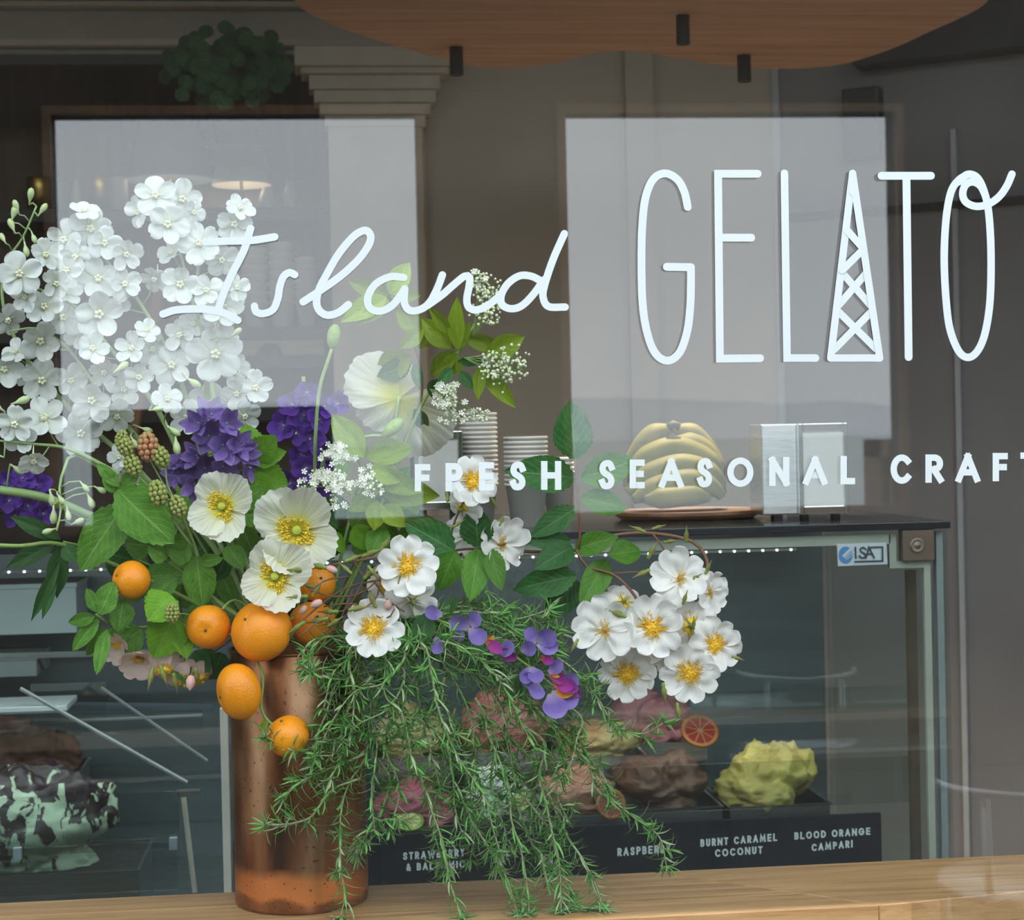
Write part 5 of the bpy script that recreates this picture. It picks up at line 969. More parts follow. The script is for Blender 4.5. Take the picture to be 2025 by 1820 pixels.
PBUDR = MB().lathe([(0, -0.002), (0.004, 0), (0.006, 0.006), (0.0048, 0.013), (0, 0.018)], 10).me('bud', mat('pink_bud', (0.72, 0.42, 0.38), 0.5), True)
GR = 'dog rose sprays in the copper vase'
def spray(lab, paths, loc): 
    t = thing('rose_spray', loc, lab, 'flower', GR); mb = MB()
    for pp, ys, r in paths: mb.tube(stem_pts(pp, ys), r, 6)
    put('stem', mb.me('stem', M_redstem, True), t); return t
# right-hand cluster on its arching branch
t = spray('long rose branch arching right to the big cluster of white blooms', [([(650, 1260), (760, 1180), (860, 1115), (960, 1088), (1060, 1092), (1140, 1088), (1210, 1060), (1290, 1055), (1370, 1072), (1398, 1110), (1398, 1150)], (0.2, 0.12), 0.003), ([(1140, 1088), (1160, 1120), (1210, 1135), (1245, 1165), (1275, 1210)], (0.14, 0.12), 0.0024), ([(1145, 1085), (1147, 1040), (1142, 980), (1137, 910)], (0.14, 0.12), 0.002), ([(1290, 1055), (1315, 1090), (1330, 1140)], (0.12, 0.11), 0.0016), ([(1205, 1135), (1260, 1132), (1290, 1140)], (0.13, 0.12), 0.0014), ([(1275, 1210), (1330, 1290), (1365, 1330)], (0.13, 0.13), 0.0018), ([(1275, 1210), (1240, 1300)], (0.13, 0.14), 0.0018), ([(1298, 1200), (1360, 1250), (1410, 1280)], (0.13, 0.13), 0.0018)], P(650, 1260, 0.2))
SM = dict()
rose(t, 1345, 1145, 62, 0.105, .1, .25, .2, True); rose(t, 1402, 1172, 46, 0.12, .9, -.1, .6, True); rose(t, 1197, 1246, 68, 0.085, -.2, 0, .5, True); rose(t, 1232, 1192, 52, 0.125, .3, .5, 0, False, True); rose(t, 1290, 1240, 66, 0.075, 0, .05, .1); rose(t, 1366, 1238, 62, 0.10, .1, 0, .3, False, True); rose(t, 1412, 1274, 56, 0.095, .25, -.05, .4); rose(t, 1240, 1332, 62, 0.105, 0, -.35, .2); rose(t, 1364, 1330, 62, 0.08, .05, -.2, .7); rose(t, 1322, 1292, 44, 0.115, .1, -.6, 0, True)
for px, py, ang, s in ((1270,1050,-1.2,1.0),(1295,1045,1.3,.9),(1318,1072,1.4,.9),(1357,1066,0,1.0),(1285,1098,.5,1.2),(1278,1130,-2.0,1.1),(1397,1130,.4,.9),(1368,1147,1.0,.9),(1232,1218,-1.2,1.3),(1352,1190,.3,.9),(1372,1240,0,.8),(1312,1360,3.0,1.2),(1340,1398,3.0,1.1),(1140,1270,-2.6,.9),(1452,1300,1.9,.8)): bud(t, px, py, 0.075 if py > 1180 else 0.1, ang, s, RBUD)
for k, a in (('rose', (1137,908,1128,792,82)), ('rose', (1137,945,1000,930,78)), ('fresh', (1150,945,1262,912,74)), ('fresh', (1150,985,1246,1005,56)), ('rose', (1140,1005,1048,1062,52)), ('fresh', (1138,1085,1218,1062,50)), ('fresh', (1205,1098,1276,1085,54)), ('fresh', (1200,1108,1150,1196,58)), ('rose', (1132,1082,1062,1118,62)), ('rose', (1140,1138,1014,1166,66)), ('rose', (1142,1148,1076,1226,66)), ('rose', (1128,1070,1036,1068,40))):
    leaf(t, k, *a, 0.13 + rr(.02), 0.12 + rr(.03))
# middle roses
t = spray('rose spray with two open blooms between the poppies and rosemary', [([(640, 1270), (700, 1190), (760, 1130), (805, 1120)], (0.2, 0.08), 0.0022), ([(690, 1200), (735, 1245)], (0.15, 0.07), 0.0018)], P(640, 1270, 0.2))
rose(t, 805, 1120, 63, 0.055, .05, .08, .15); rose(t, 737, 1244, 62, 0.06, .05, .15, .55); rose(t, 815, 1188, 54, 0.085, .2, -.5, .4, True, True); rose(t, 765, 1160, 44, 0.12, -.4, -.3, 0)
leaf(t, 'rose', 845, 1213, 828, 1288, 50, 0.075, 0.06, 0.3)
t = spray('rose spray behind the word FRESH with dark glossy leaves', [([(650, 1260), (760, 1160), (850, 1110), (905, 1088), (960, 1085), (1000, 1075)], (0.21, 0.13), 0.0022), ([(880, 1098), (900, 1030), (930, 965)], (0.16, 0.11), 0.0016)], P(650, 1260, 0.21))
rose(t, 935, 953, 54, 0.10, .1, .15, .1); rose(t, 915, 1005, 40, 0.125, -.5, -.5, .3, False, True); rose(t, 990, 1075, 60, 0.14, .75, .1, .3, True); rose(t, 925, 1055, 46, 0.17, -.2, 0, .3, True)
for k, a in (('rose', (898,1090,800,1032,76)), ('rose', (946,1082,938,1002,70)), ('fresh', (900,1090,868,1172,58)), ('fresh', (946,1086,932,1188,62)), ('fresh', (970,1086,992,1168,44))): leaf(t, k, *a, 0.12 + rr(.015), 0.10 + rr(.02), rr(.25))
for px, py, ang, s in ((885,985,0,1.1),(905,975,-.8,.8),(970,985,2.6,1.0),(900,1040,1,.8),(990,1035,.4,.8)): bud(t, px, py, 0.1, ang, s, RBUD)
# hanging bud spray over the oranges
t = spray('tangled red-brown spray of rose buds beside the big orange', [([(790, 1140), (735, 1150), (680, 1165), (630, 1200), (590, 1235)], (0.13, 0.055), 0.0016), ([(760, 1100), (700, 1110), (640, 1120), (580, 1128)], (0.13, 0.06), 0.0016), ([(740, 1150), (770, 1190), (800, 1210)], (0.1, 0.06), 0.0014), ([(700, 1160), (670, 1230), (640, 1250)], (0.1, 0.06), 0.0014), ([(700, 1110), (720, 1140), (750, 1130)], (0.09, 0.06), 0.0014), ([(640, 1200), (700, 1195), (760, 1225), (780, 1205)], (0.08, 0.05), 0.0013), ([(780, 1110), (720, 1170), (660, 1180), (610, 1165)], (0.1, 0.05), 0.0013), ([(730, 1120), (690, 1200), (650, 1215), (590, 1260)], (0.1, 0.05), 0.0013), ([(690, 1140), (640, 1150), (600, 1185)], (0.07, 0.05), 0.0012), ([(750, 1160), (740, 1190), (700, 1210)], (0.07, 0.05), 0.0012)], P(790, 1140, 0.13))
for px, py, ang, s, m in ((600,1128,-1.5,1.1,0),(640,1122,-1.4,1.3,0),(580,1130,-1.5,.9,0),(665,1130,-1.2,1.2,1),(690,1108,1.2,1.2,0),(725,1098,1.2,1.3,0),(725,1140,.8,1.2,0),(755,1085,.6,1.0,0),(622,1162,-1.3,1.1,0),(600,1180,-1.6,1.2,0),(635,1190,-2.0,1.3,1),(622,1175,.6,1.0,0),(605,1200,-2.4,1.1,1),(660,1210,-1.6,1.2,0),(640,1225,-1.8,1.3,0),(595,1235,-2.2,1.2,0),(575,1225,-2.0,1.0,0),(655,1235,1.0,1.1,0),(698,1205,1.4,1.2,0),(740,1195,-.4,1.1,0),(765,1205,.3,1.2,1),(785,1170,.2,1.2,0),(732,1125,2.4,1.0,0),(580,1250,-2.4,1.0,0),(690,1130,-.9,1.0,0)):
    bud(t, px, py, 0.055 + rr(.012), ang, s, PBUDR if m else RBUD)
# blush roses hanging low on the left
t = spray('pale blush roses hanging low at the left under the bramble leaf', [([(480, 1250), (400, 1300), (330, 1310), (270, 1300)], (0.2, 0.12), 0.002), ([(400, 1300), (380, 1340)], (0.18, 0.12), 0.002)], P(480, 1250, 0.2))
for px, py, r, tx, ty in ((235,1275,40,-.7,-.5),(275,1300,44,-.2,-.9),(325,1330,44,0,-1.0),(365,1350,44,.1,-1.1),(398,1345,36,.6,-.9)): rose(t, px, py, r, 0.13 + rr(.02), tx, ty, rr(1), False, True if py > 1310 else False, PRP, 0.4)
for px, py, ang in ((320,1325,2.8),(300,1330,3.3),(345,1340,3.0),(388,1330,3.1)): bud(t, px, py, 0.1, ang, 1.2, RBUD)
bud(t, 378, 1338, 0.09, 3.2, 1.5, PBUDR)
# ================================================================== ORANGES
def citrus(name, px, py, rx, ry, Y, M, lab, stemdir=(0, 0, 1), navel=0.06, seed=0):
    o = P(px, py, Y); R = rx * S(Y); q = ry / rx; vs_, fs = [], []; nu, nv = 40, 26
    for i in range(nv + 1):
        th = math.pi * i / nv
        for j in range(nu):
            a = 2 * math.pi * j / nu; d = 1 - navel * math.exp(-(th / 0.32) ** 2) - 0.04 * math.exp(-((math.pi - th) / 0.3) ** 2)
            d *= 1 + 0.02 * mnoise.noise(Vector((math.cos(a) * 1.2 + seed, math.sin(a) * 1.2, th)))
            vs_.append((R * d * math.sin(th) * math.cos(a), R * d * math.sin(th) * math.sin(a), R * 0.9 * d * math.cos(th)))
    fs = [(i * nu + j, (i + 1) * nu + j, (i + 1) * nu + (j + 1) % nu, i * nu + (j + 1) % nu) for i in range(nv) for j in range(nu)]
    t = thing(name, o, lab, 'orange', 'oranges tucked into the flowers'); z = (RT * stemdir[0] + UP * stemdir[1] - FW * stemdir[2]).normalized()
    Mx = Matrix.Translation(o) @ (Matrix.Identity(4)) @ frame(Vector((0, 0, 0)), z, UP if abs(z.dot(UP)) < .9 else RT)
    Mx = Matrix.Translation(o) @ stretch_up(q) @ Matrix.Translation(-o) @ Mx if abs(q - 1) > 0.02 else Mx
    put('peel', mesh('peel', vs_, fs, M), t, Mx)
    put('stem_button', MB().lathe([(0, 0.0015), (0.002, 0.001), (0.0026, -0.001)], 8, (0, 0, R * 0.9 * (1 - navel) + 0.0005)).me('stem_button', mat('stem_button', (0.12, 0.10, 0.03), 0.8), True), t, Mx)
    return t
def stretch_up(q): u = UP; return Matrix.Identity(4) + Matrix(((u.x * u.x, u.x * u.y, u.x * u.z, 0), (u.y * u.x, u.y * u.y, u.y * u.z, 0), (u.z * u.x, u.z * u.y, u.z * u.z, 0), (0, 0, 0, 0))) * (q - 1)
citrus('orange', 517, 1248, 61, 61, 0.075, M_orange, 'largest orange resting on the left rim of the vase', (-.5, .5, .75), 0.03, 1)
citrus('mandarin', 412, 1240, 43, 43, 0.10, M_mandarin, 'mandarin touching the left side of the largest orange', (0, -.12, 1), 0.12, 2)
citrus('mandarin', 260, 1147, 40, 37, 0.10, M_mandarin, 'mandarin farthest left, below the big crinkled leaf', (-.75, .3, .6), 0.12, 3)
citrus('mandarin', 472, 1368, 47, 56, 0.055, M_mandarin, 'mandarin hanging against the left edge of the vase', (-.85, -.2, .45), 0.1, 4)
citrus('mandarin', 570, 1456, 41, 45, 0.055, M_mandarin, 'lowest mandarin hanging in front of the copper vase', (-.3, .8, .4), 0.08, 5)
citrus('orange', 618, 1234, 47, 43, 0.12, M_orange, 'orange half hidden behind the rose buds at the rim', (.3, .4, .8), 0.03, 6)
citrus('mandarin', 628, 1155, 36, 36, 0.15, M_mandarin, 'mandarin deep behind the rose buds and poppies', (.3, .4, .8), 0.08, 7)
tw_ = thing('citrus_twig', P(500, 1300, .1), 'thin green citrus twig linking the two hanging mandarins', 'twig')
put('twig', MB().tube(stem_pts([(500, 1290), (520, 1340), (516, 1400), (532, 1428), (548, 1440)], (0.09, 0.055)), 0.0022, 6).me('twig', M_stem, True), tw_)
leaf(tw_, 'elder', 530, 1425, 512, 1447, 14, 0.055); 
tw_ = thing('citrus_twig', P(500, 1230, .15), 'short curved green twig above the largest orange', 'twig'); put('twig', MB().tube(stem_pts([(440, 1205), (455, 1190), (478, 1192), (520, 1240)], (0.09, 0.15)), 0.002, 6).me('twig', M_stem, True), tw_)

# ================================================================== FOLIAGE
def sprig(name, lab, pp, Ys, leaves, kind, cat='foliage', grp='leafy sprigs in the copper vase', M=None, r=0.0024, spread=0.02):
    pts = stem_pts(pp, Ys); t = thing(name, pts[-1], lab, cat, grp); put('stem', MB().tube(pts, r, 7).me('stem', M or M_stem, True), t)
    for lf in leaves:
        a = lf[:5]; k = lf[5] if len(lf) > 5 and isinstance(lf[5], str) else kind; Yv = lf[6] if len(lf) > 6 else None
        b = min(pts, key=lambda q: (project(q)[0] - a[0]) ** 2 + (project(q)[1] - a[1]) ** 2); Yb = Yv if Yv else max(0.05, b.y - 0.004); leaf(t, k, *a, Yb, max(0.035, Yb + rr(spread) - 0.008))
    return t
rnd.seed(21)
sprig('mint_sprig', 'mint sprig with the biggest crinkled leaf, lower left', [(238, 965), (245, 1000), (300, 1080), (420, 1180), (520, 1250)], (0.09, 0.2), [(246,998,156,1128,84), (232,968,340,1076,100), (236,962,190,915,26), (242,960,272,930,30), (230,975,205,930,30), (262,1030,205,1040,44), (300,1080,245,1075,60)], 'mint')
sprig('mint_sprig', 'mint sprig with a broad drooping leaf above the mandarins', [(312, 985), (350, 1040), (388, 1098), (402, 1150), (425, 1195), (520, 1250)], (0.08, 0.2), [(388,1100,402,1203,66), (385,1102,330,1085,46), (375,1075,330,1115,50), (395,1110,440,1105,28), (350,1140,284,1194,44,'mint'), (330,1105,295,1080,40)], 'mint', M=M_palestem)
sprig('mint_sprig', 'mint sprig at far left below the leftmost mandarin', [(190, 1215), (225, 1238), (262, 1242), (340, 1240), (500, 1260)], (0.09, 0.2), [(197,1215,226,1150,48), (190,1210,172,1163,26), (187,1218,133,1234,28), (195,1225,140,1288,32), (205,1240,172,1302,28), (212,1245,190,1335,30), (243,1187,236,1248,52), (280,1245,226,1282,62), (262,1242,205,1262,34)], 'mint')
sprig('bramble_sprig', 'bright green bramble leaves left of the touching mandarins', [(350, 1190), (360, 1230), (400, 1250), (500, 1260)], (0.09, 0.2), [(345,1218,304,1304,88), (340,1178,292,1226,76), (352,1232,372,1300,50), (360,1230,345,1300,46), (382,1290,414,1330,50,'rose'), (350,1297,367,1348,46,'rose'), (440,1292,414,1348,64,'rose'), (420,1285,385,1330,50,'rose')], 'bramble')
sprig('bramble_sprig', 'bramble leaves between the mauve flowers and the violet larkspur', [(520, 880), (510, 950), (520, 1060), (560, 1250)], (0.14, 0.22), [(500,905,545,865,60), (498,910,565,895,44), (505,935,570,960,66), (498,935,520,990,60), (495,900,488,838,64), (500,960,455,985,50), (480,1000,550,1000,64), (470,1005,545,1045,62), (520,1010,470,955,52)], 'bramble')
sprig('mint_sprig', 'mint leaves between the upper poppy and the large poppy', [(470, 990), (490, 1040), (520, 1120), (560, 1250)], (0.13, 0.2), [(468,1010,548,1022,58), (470,1002,520,965,52), (480,1040,500,1100,46), (450,1080,480,1120,44)], 'mint')
sprig('hellebore_leaf', 'dark fingered leaf fanning out at the left edge', [(125, 1072), (180, 1085), (300, 1120), (500, 1240)], (0.17, 0.26), [(120,1068,18,1020,34), (118,1072,8,1122,40), (122,1076,108,1186,44), (118,1110,60,1232,24), (126,1078,150,1112,34), (120,1066,72,1040,20), (112,1150,82,1226,20)], 'lance', r=0.002)
sprig('leafless_stem', 'bare yellow-green stem curving in from the left edge', [(-50, 1076), (40, 1080), (100, 1074), (160, 1090), (300, 1150), (500, 1250)], (0.11, 0.22), [], 'mint', cat='stem', r=0.0032)
fill = []
for k in range(60):
    a = rnd.uniform(0, 6.283); q = math.sqrt(rnd.random()); bx, by = 400 + 190 * q * math.cos(a), 1105 + 150 * q * math.sin(a); an = rnd.uniform(0, 6.283); L = rnd.uniform(55, 95); fill.append((bx, by, bx + L * math.cos(an), by + L * math.sin(an), L * 0.6, rnd.choice(['bramble', 'mint', 'rose', 'mint']), rnd.uniform(.2, .3)))
sprig('mint_sprig', 'dense shaded leaves deep in the left of the arrangement', [(330, 960), (400, 1080), (460, 1180), (540, 1270)], (0.25, 0.24), fill, 'mint')
fill = []
for k in range(44):
    a = rnd.uniform(0, 6.283); q = math.sqrt(rnd.random()); bx, by = 700 + 150 * q * math.cos(a), 1100 + 150 * q * math.sin(a); an = rnd.uniform(0, 6.283); L = rnd.uniform(50, 85); fill.append((bx, by, bx + L * math.cos(an), by + L * math.sin(an), L * 0.6, rnd.choice(['rose', 'bramble', 'rose', 'fresh']), rnd.uniform(.19, .28)))
sprig('rose_foliage', 'dense shaded leaves deep in the middle of the arrangement', [(760, 1000), (720, 1100), (660, 1200), (620, 1280)], (0.23, 0.22), fill, 'rose')
# blackberries
BM = MB()
for i in range(7):
    th = math.pi * (i + 0.5) / 7; n = max(1, int(9 * math.sin(th)))
    for j in range(n): a = 2 * math.pi * (j + (i % 2) * 0.5) / n; BM.ball((0.0085 * math.sin(th) * math.cos(a), 0.0085 * math.sin(th) * math.sin(a), 0.0115 * math.cos(th)), 0.0032, 6, 4)
M_gb = mat('unripe_green_berry', (0.34, 0.38, 0.10), 0.45, c2=(0.26, 0.30, 0.07), scale=90); M_rb = mat('reddening_berry', (0.50, 0.20, 0.10), 0.4, c2=(0.38, 0.30, 0.09), scale=40)
BG, BR = BM.me('berry', M_gb, True), BM.me('berry', M_rb, True)
CAL = MB()
for k in range(5): a = 2 * math.pi * k / 5; CAL.add([(math.cos(a - .5) * .003, math.sin(a - .5) * .003, .011), (math.cos(a) * .011, math.sin(a) * .011, .009), (math.cos(a + .5) * .003, math.sin(a + .5) * .003, .011)], [(0, 1, 2)])
CALX = CAL.me('calyx', M_bud)
t = thing('blackberry_sprig', P(450, 1200, .2), 'sprig of unripe blackberries, one turning red, left of mauve flowers', 'berries'); mb = MB(); hub = [(355, 1010), (385, 1080), (420, 1180), (520, 1250)]
mb.tube(stem_pts(hub, (0.09, 0.2)), 0.0024, 6)
for px, py, s, red, ang in ((247,882,1.15,0,.5),(293,884,1.5,1,.1),(316,902,1.25,0,.6),(263,920,1.2,0,.4),(312,976,1.35,0,.2),(352,1002,1.2,0,.4),(240,868,.9,0,-.3)):
    o = P(px, py, 0.075); z = UP * math.cos(ang) - RT * math.sin(ang); b = put('berry', BR if red else BG, t, frame(o, z, FW, (s, s, s * 1.1))); put('calyx', CALX, b, frame(o, z, FW, (s, s, s * 1.1)))
    mb.tube(catmull([o - z * 0.012 * s, P((px * 1.2 + 350) / 2.2, (py * 1.2 + 1030) / 2.2, 0.085), P(358, 1015, 0.09)], 0.01), 0.0012, 5)
put('stem', mb.me('stem', M_palestem, True), t)
t = thing('blackberry_sprig', P(400, 1230, .14), 'single small green blackberry over the bramble leaf', 'berries'); o = P(340, 1213, 0.07); put('berry', BG, t, frame(o, -UP, FW, (1, 1, 1.1))); put('stem', MB().tube([o, P(365, 1214, .09), P(420, 1225, .15)], 0.001, 5).me('stem', M_stem, True), t)

# ================================================================== ELDER
def umbel(mbS, mbB, mbF, px, py, rx, ry, n, Y, hub, open_=0.0, col=None):
    h = P(*hub, Y + 0.012)
    nodes = []
    for k in range(max(5, n // 14)):
        a = rnd.uniform(0, 6.283); q = math.sqrt(rnd.random()) * 0.75; nd = P(px + rx * q * math.cos(a), py + ry * q * math.sin(a), Y + 0.006 + rr(.006)); nodes.append(nd); mbS.tube([h, (h + nd) / 2 + Vector((0, -0.003, 0.002)), nd], 0.0007, 4, caps=False)
    for k in range(n):
        nd = rnd.choice(nodes); e = nd + RT * rr(rx * 0.55 * S(Y)) + UP * rr(ry * 0.55 * S(Y)) - FW * rnd.uniform(.002, .014); mbS.tube([nd, e], 0.00035, 3, caps=False)
        if rnd.random() < open_:
            b = facing(e, rr(.5), rr(.5), rnd.uniform(0, 3))
            for j in range(5): a = 2 * math.pi * j / 5; mbF.add([b @ Vector((0, 0, 0)), b @ Vector((.0042 * math.cos(a - .4), .0042 * math.sin(a - .4), .0008)), b @ Vector((.0052 * math.cos(a), .0052 * math.sin(a), .0012)), b @ Vector((.0042 * math.cos(a + .4), .0042 * math.sin(a + .4), .0008))], [(0, 1, 2, 3)])
        else: mbB.ball(e, rnd.uniform(0.0019, 0.0029), 6, 4)
M_ebud = mat('elder_bud', (0.84, 0.86, 0.62), 0.5, c2=(0.76, 0.80, 0.52), scale=200); M_eflo = mat('elder_flower', (0.90, 0.90, 0.80), 0.6, c2=(0.86, 0.86, 0.74), scale=200)
def elder(lab, pp, Ys, umbels, leaves, sm=M_stem):
    pts = stem_pts(pp, Ys); t = thing('elder_branch', pts[-1], lab, 'foliage', 'elder branches in the copper vase'); s_, b_, f_ = MB(), MB(), MB(); s_.tube(pts, 0.0026, 6)
    for u in umbels: umbel(s_, b_, f_, *u)
    put('stem', s_.me('stem', sm, True), t)
    if b_.v: put('flower_buds', b_.me('flower_buds', M_ebud, True), t, kind='stuff')
    if f_.v: put('florets', f_.me('florets', M_eflo), t, kind='stuff')
    for a in leaves:
        q = min(pts, key=lambda q: (project(q)[0] - a[0]) ** 2 + (project(q)[1] - a[1]) ** 2); Yb = max(0.06, q.y - 0.01 + rr(.015)); leaf(t, a[5] if len(a) > 5 else 'elder', *a[:5], Yb, Yb + rr(.03))
rnd.seed(5)
elder('tall lime-green elder branch with bud clusters rising behind Island', [(940, 640), (905, 700), (880, 740), (840, 790), (800, 880), (770, 960), (720, 1080), (640, 1260)], (0.15, 0.24), [(960,575,26,42,90,0.14,(935,665),.12), (962,618,36,24,80,0.14,(935,665),0), (1005,725,52,44,150,0.13,(918,708),.03), (892,800,38,44,110,0.13,(850,770),.35), (925,815,36,24,40,0.14,(870,780),.1)],
      [(905,692,902,588,36), (892,690,832,628,44), (898,692,928,640,34), (902,695,848,745,40), (905,700,888,742,44), (915,668,1000,690,34), (960,700,1040,668,50), (955,725,1020,808,36), (950,722,945,790,26), (890,660,850,610,26), (895,730,865,760,26,'rose'), (910,735,935,770,26,'rose'), (905,715,960,715,20,'rose'), (870,750,850,790,36,'rose')])
elder('pale elder branch left of the tall one, leaves behind the letter a', [(768, 585), (800, 640), (830, 720), (830, 800), (790, 900), (750, 1000), (640, 1260)], (0.17, 0.24), [], [(768,582,684,556,36), (768,580,812,518,44), (770,584,836,585,30), (765,588,676,632,46), (768,592,710,640,34), (770,580,790,560,30), (785,610,840,660,44), (800,640,850,690,44), (838,650,790,690,34), (815,705,740,735,60), (812,720,745,745,44,'rose'), (820,720,830,770,24,'rose'), (820,690,850,650,26), (820,810,848,855,30,'rose')], M_redstem)
elder('elder branch with open white florets beside the large poppy', [(705, 900), (720, 940), (740, 1010), (720, 1100), (640, 1260)], (0.13, 0.22), [(668,905,32,26,70,0.11,(690,960),.85), (625,955,36,30,70,0.11,(690,970),.8), (680,965,40,36,80,0.11,(695,980),.5), (722,940,24,26,36,0.12,(705,970),.6), (735,960,20,20,24,.12,(710,980),.3)],
      [(720,905,655,818,56), (722,905,820,882,54), (725,900,690,860,34), (730,925,800,950,46), (735,930,840,975,50), (745,960,870,985,60), (735,985,690,1010,40), (745,990,740,1050,44), (760,960,790,1010,30), (755,1000,800,1040,44), (720,1010,700,1050,50,'fresh'), (770,970,800,935,30), (790,1010,830,1050,34,'fresh'), (700,1040,735,1090,50,'bramble'), (760,1040,730,1100,50,'fresh')])

# ================================================================== SNAPDRAGON-LIKE PURPLE SPIKE OVER THE ROSEMARY
M_lil = petal_mat('lilac_lip', [(0.0, (0.55, 0.45, 0.70)), (0.4, (0.26, 0.17, 0.56)), (1.0, (0.33, 0.25, 0.64))], 0.3, vary=0.15); M_mag = petal_mat('magenta_keel', [(0.0, (0.80, 0.22, 0.03)), (0.25, (0.45, 0.05, 0.28)), (1.0, (0.34, 0.05, 0.34))], 0.25, vary=0.2); M_yel = petal_mat('orange_keel', [(0.0, (0.9, 0.5, 0.05)), (0.5, (0.85, 0.30, 0.02)), (1.0, (0.75, 0.55, 0.05))], 0.2)
PL = [petal('petal', M_lil, 1, 0.40, 1.0, 0.25, 0.9, 0.0, 0.3, seed=i + 7.5, rip=0.05) for i in range(2)]; PK = [petal('petal', M_mag, 1, 0.28, 0.8, 0.2, 1.2, 0.0, 0.4, seed=9.5, rip=0.04)]; PY = [petal('petal', M_yel, 1, 0.2, 0.8, 0.2, 1.0, 0.0, 0.4, seed=3.5, rip=0.03)]
pts = stem_pts([(842, 1218), (890, 1236), (960, 1265), (1020, 1300), (1080, 1345), (1120, 1385)], (0.085, 0.05)); t = thing('pea_flower_spike', pts[0], 'purple and magenta pea-like flower spike lying across the rosemary', 'flower'); mb = MB().tube(pts, lambda q: 0.0028 - 0.0012 * q, 6)
mb.tube(stem_pts([(842, 1218), (760, 1230), (660, 1270)], (0.085, 0.2)), 0.0028, 6)
VE = MB().ball((0, 0, 0), (0.0028, 0.0028, 0.004), 7, 5).me('blossom', M_bud, True)
for px, py, pets in ((875,1215,[('L',-90,38)]), (862,1260,[('L',160,34)]), (895,1262,[('L',60,30)]), (930,1240,[('L',-60,44),('L',40,40),('L',150,46)]), (962,1268,[('K',125,46),('Y',60,20)]), (985,1285,[('K',115,44),('L',95,44)]), (1030,1285,[('L',75,40)]), (1062,1272,[('L',60,50),('L',-40,36),('L',110,46)]), (1070,1300,[('K',110,36),('Y',140,22)]), (1050,1320,[('L',-140,36),('L',160,40)]), (1062,1350,[('L',200,44),('L',-70,36)]), (1085,1330,[('K',120,44),('Y',100,28),('L',60,36)]), (1095,1350,[('K',115,56),('K',100,50),('Y',130,30)]), (1115,1355,[('L',50,42),('K',125,42)]), (1090,1372,[('L',170,64),('L',110,56),('Y',95,50)])):
    b = min(pts, key=lambda q: (project(q)[0] - px) ** 2 + (project(q)[1] - py) ** 2); o = P(px, py, max(0.03, b.y - 0.012)); e = put('blossom', VE, t, facing(o, 0, 0, 0)); mb.tube([b, o], 0.001, 4)
    for kk, deg, L in pets:
        Mb = facing(o - FW * rnd.uniform(0, .006), rr(.3), rr(.3), -math.radians(deg)); put('petal', {'L': rnd.choice(PL), 'K': PK[0], 'Y': PY[0]}[kk], e, Mb @ Matrix.Rotation(.25, 4, 'X') @ Matrix.Scale(L * S(0.05), 4))
put('stem', mb.me('stem', M_stem, True), t)
for a in ((955,1285,1000,1345,20),(1022,1330,1030,1390,16),(890,1218,902,1178,12)): leaf(t, 'lance', *a, 0.06, 0.055)

# ================================================================== ROSEMARY
M_needle = vcol_mat('rosemary_needle', 0.42, 0.15); M_rstem = mat('rosemary_stem', (0.42, 0.46, 0.25), 0.6, c2=(0.33, 0.36, 0.18), scale=30)
def needle(mb, b, d, up, L, w, col, curl):
    x = d.cross(up); x = x.normalized() if x.length > 1e-4 else d.orthogonal().normalized(); n = x.cross(d); v = []; col2 = tuple(min(0.6, c * 1.9 + 0.07) for c in col); n0 = len(mb.v)
    for i, (t, ww) in enumerate(((0, .5), (.25, 1), (.5, 1), (.78, .75), (1, .1))):
        c = b + d * (L * (t - abs(curl) * 0.25 * t * t)) + n * (curl * L * t * t); v += [c - x * w * ww + n * w * 0.45 * ww, c, c + x * w * ww + n * w * 0.45 * ww]
    f = []
    for i in range(4): k = i * 3; f += [(k, k + 1, k + 4, k + 3), (k + 1, k + 2, k + 5, k + 4)]
    mb.add(v, f, col)
    for i in range(5): mb.c[n0 + i * 3 + 1] = col2
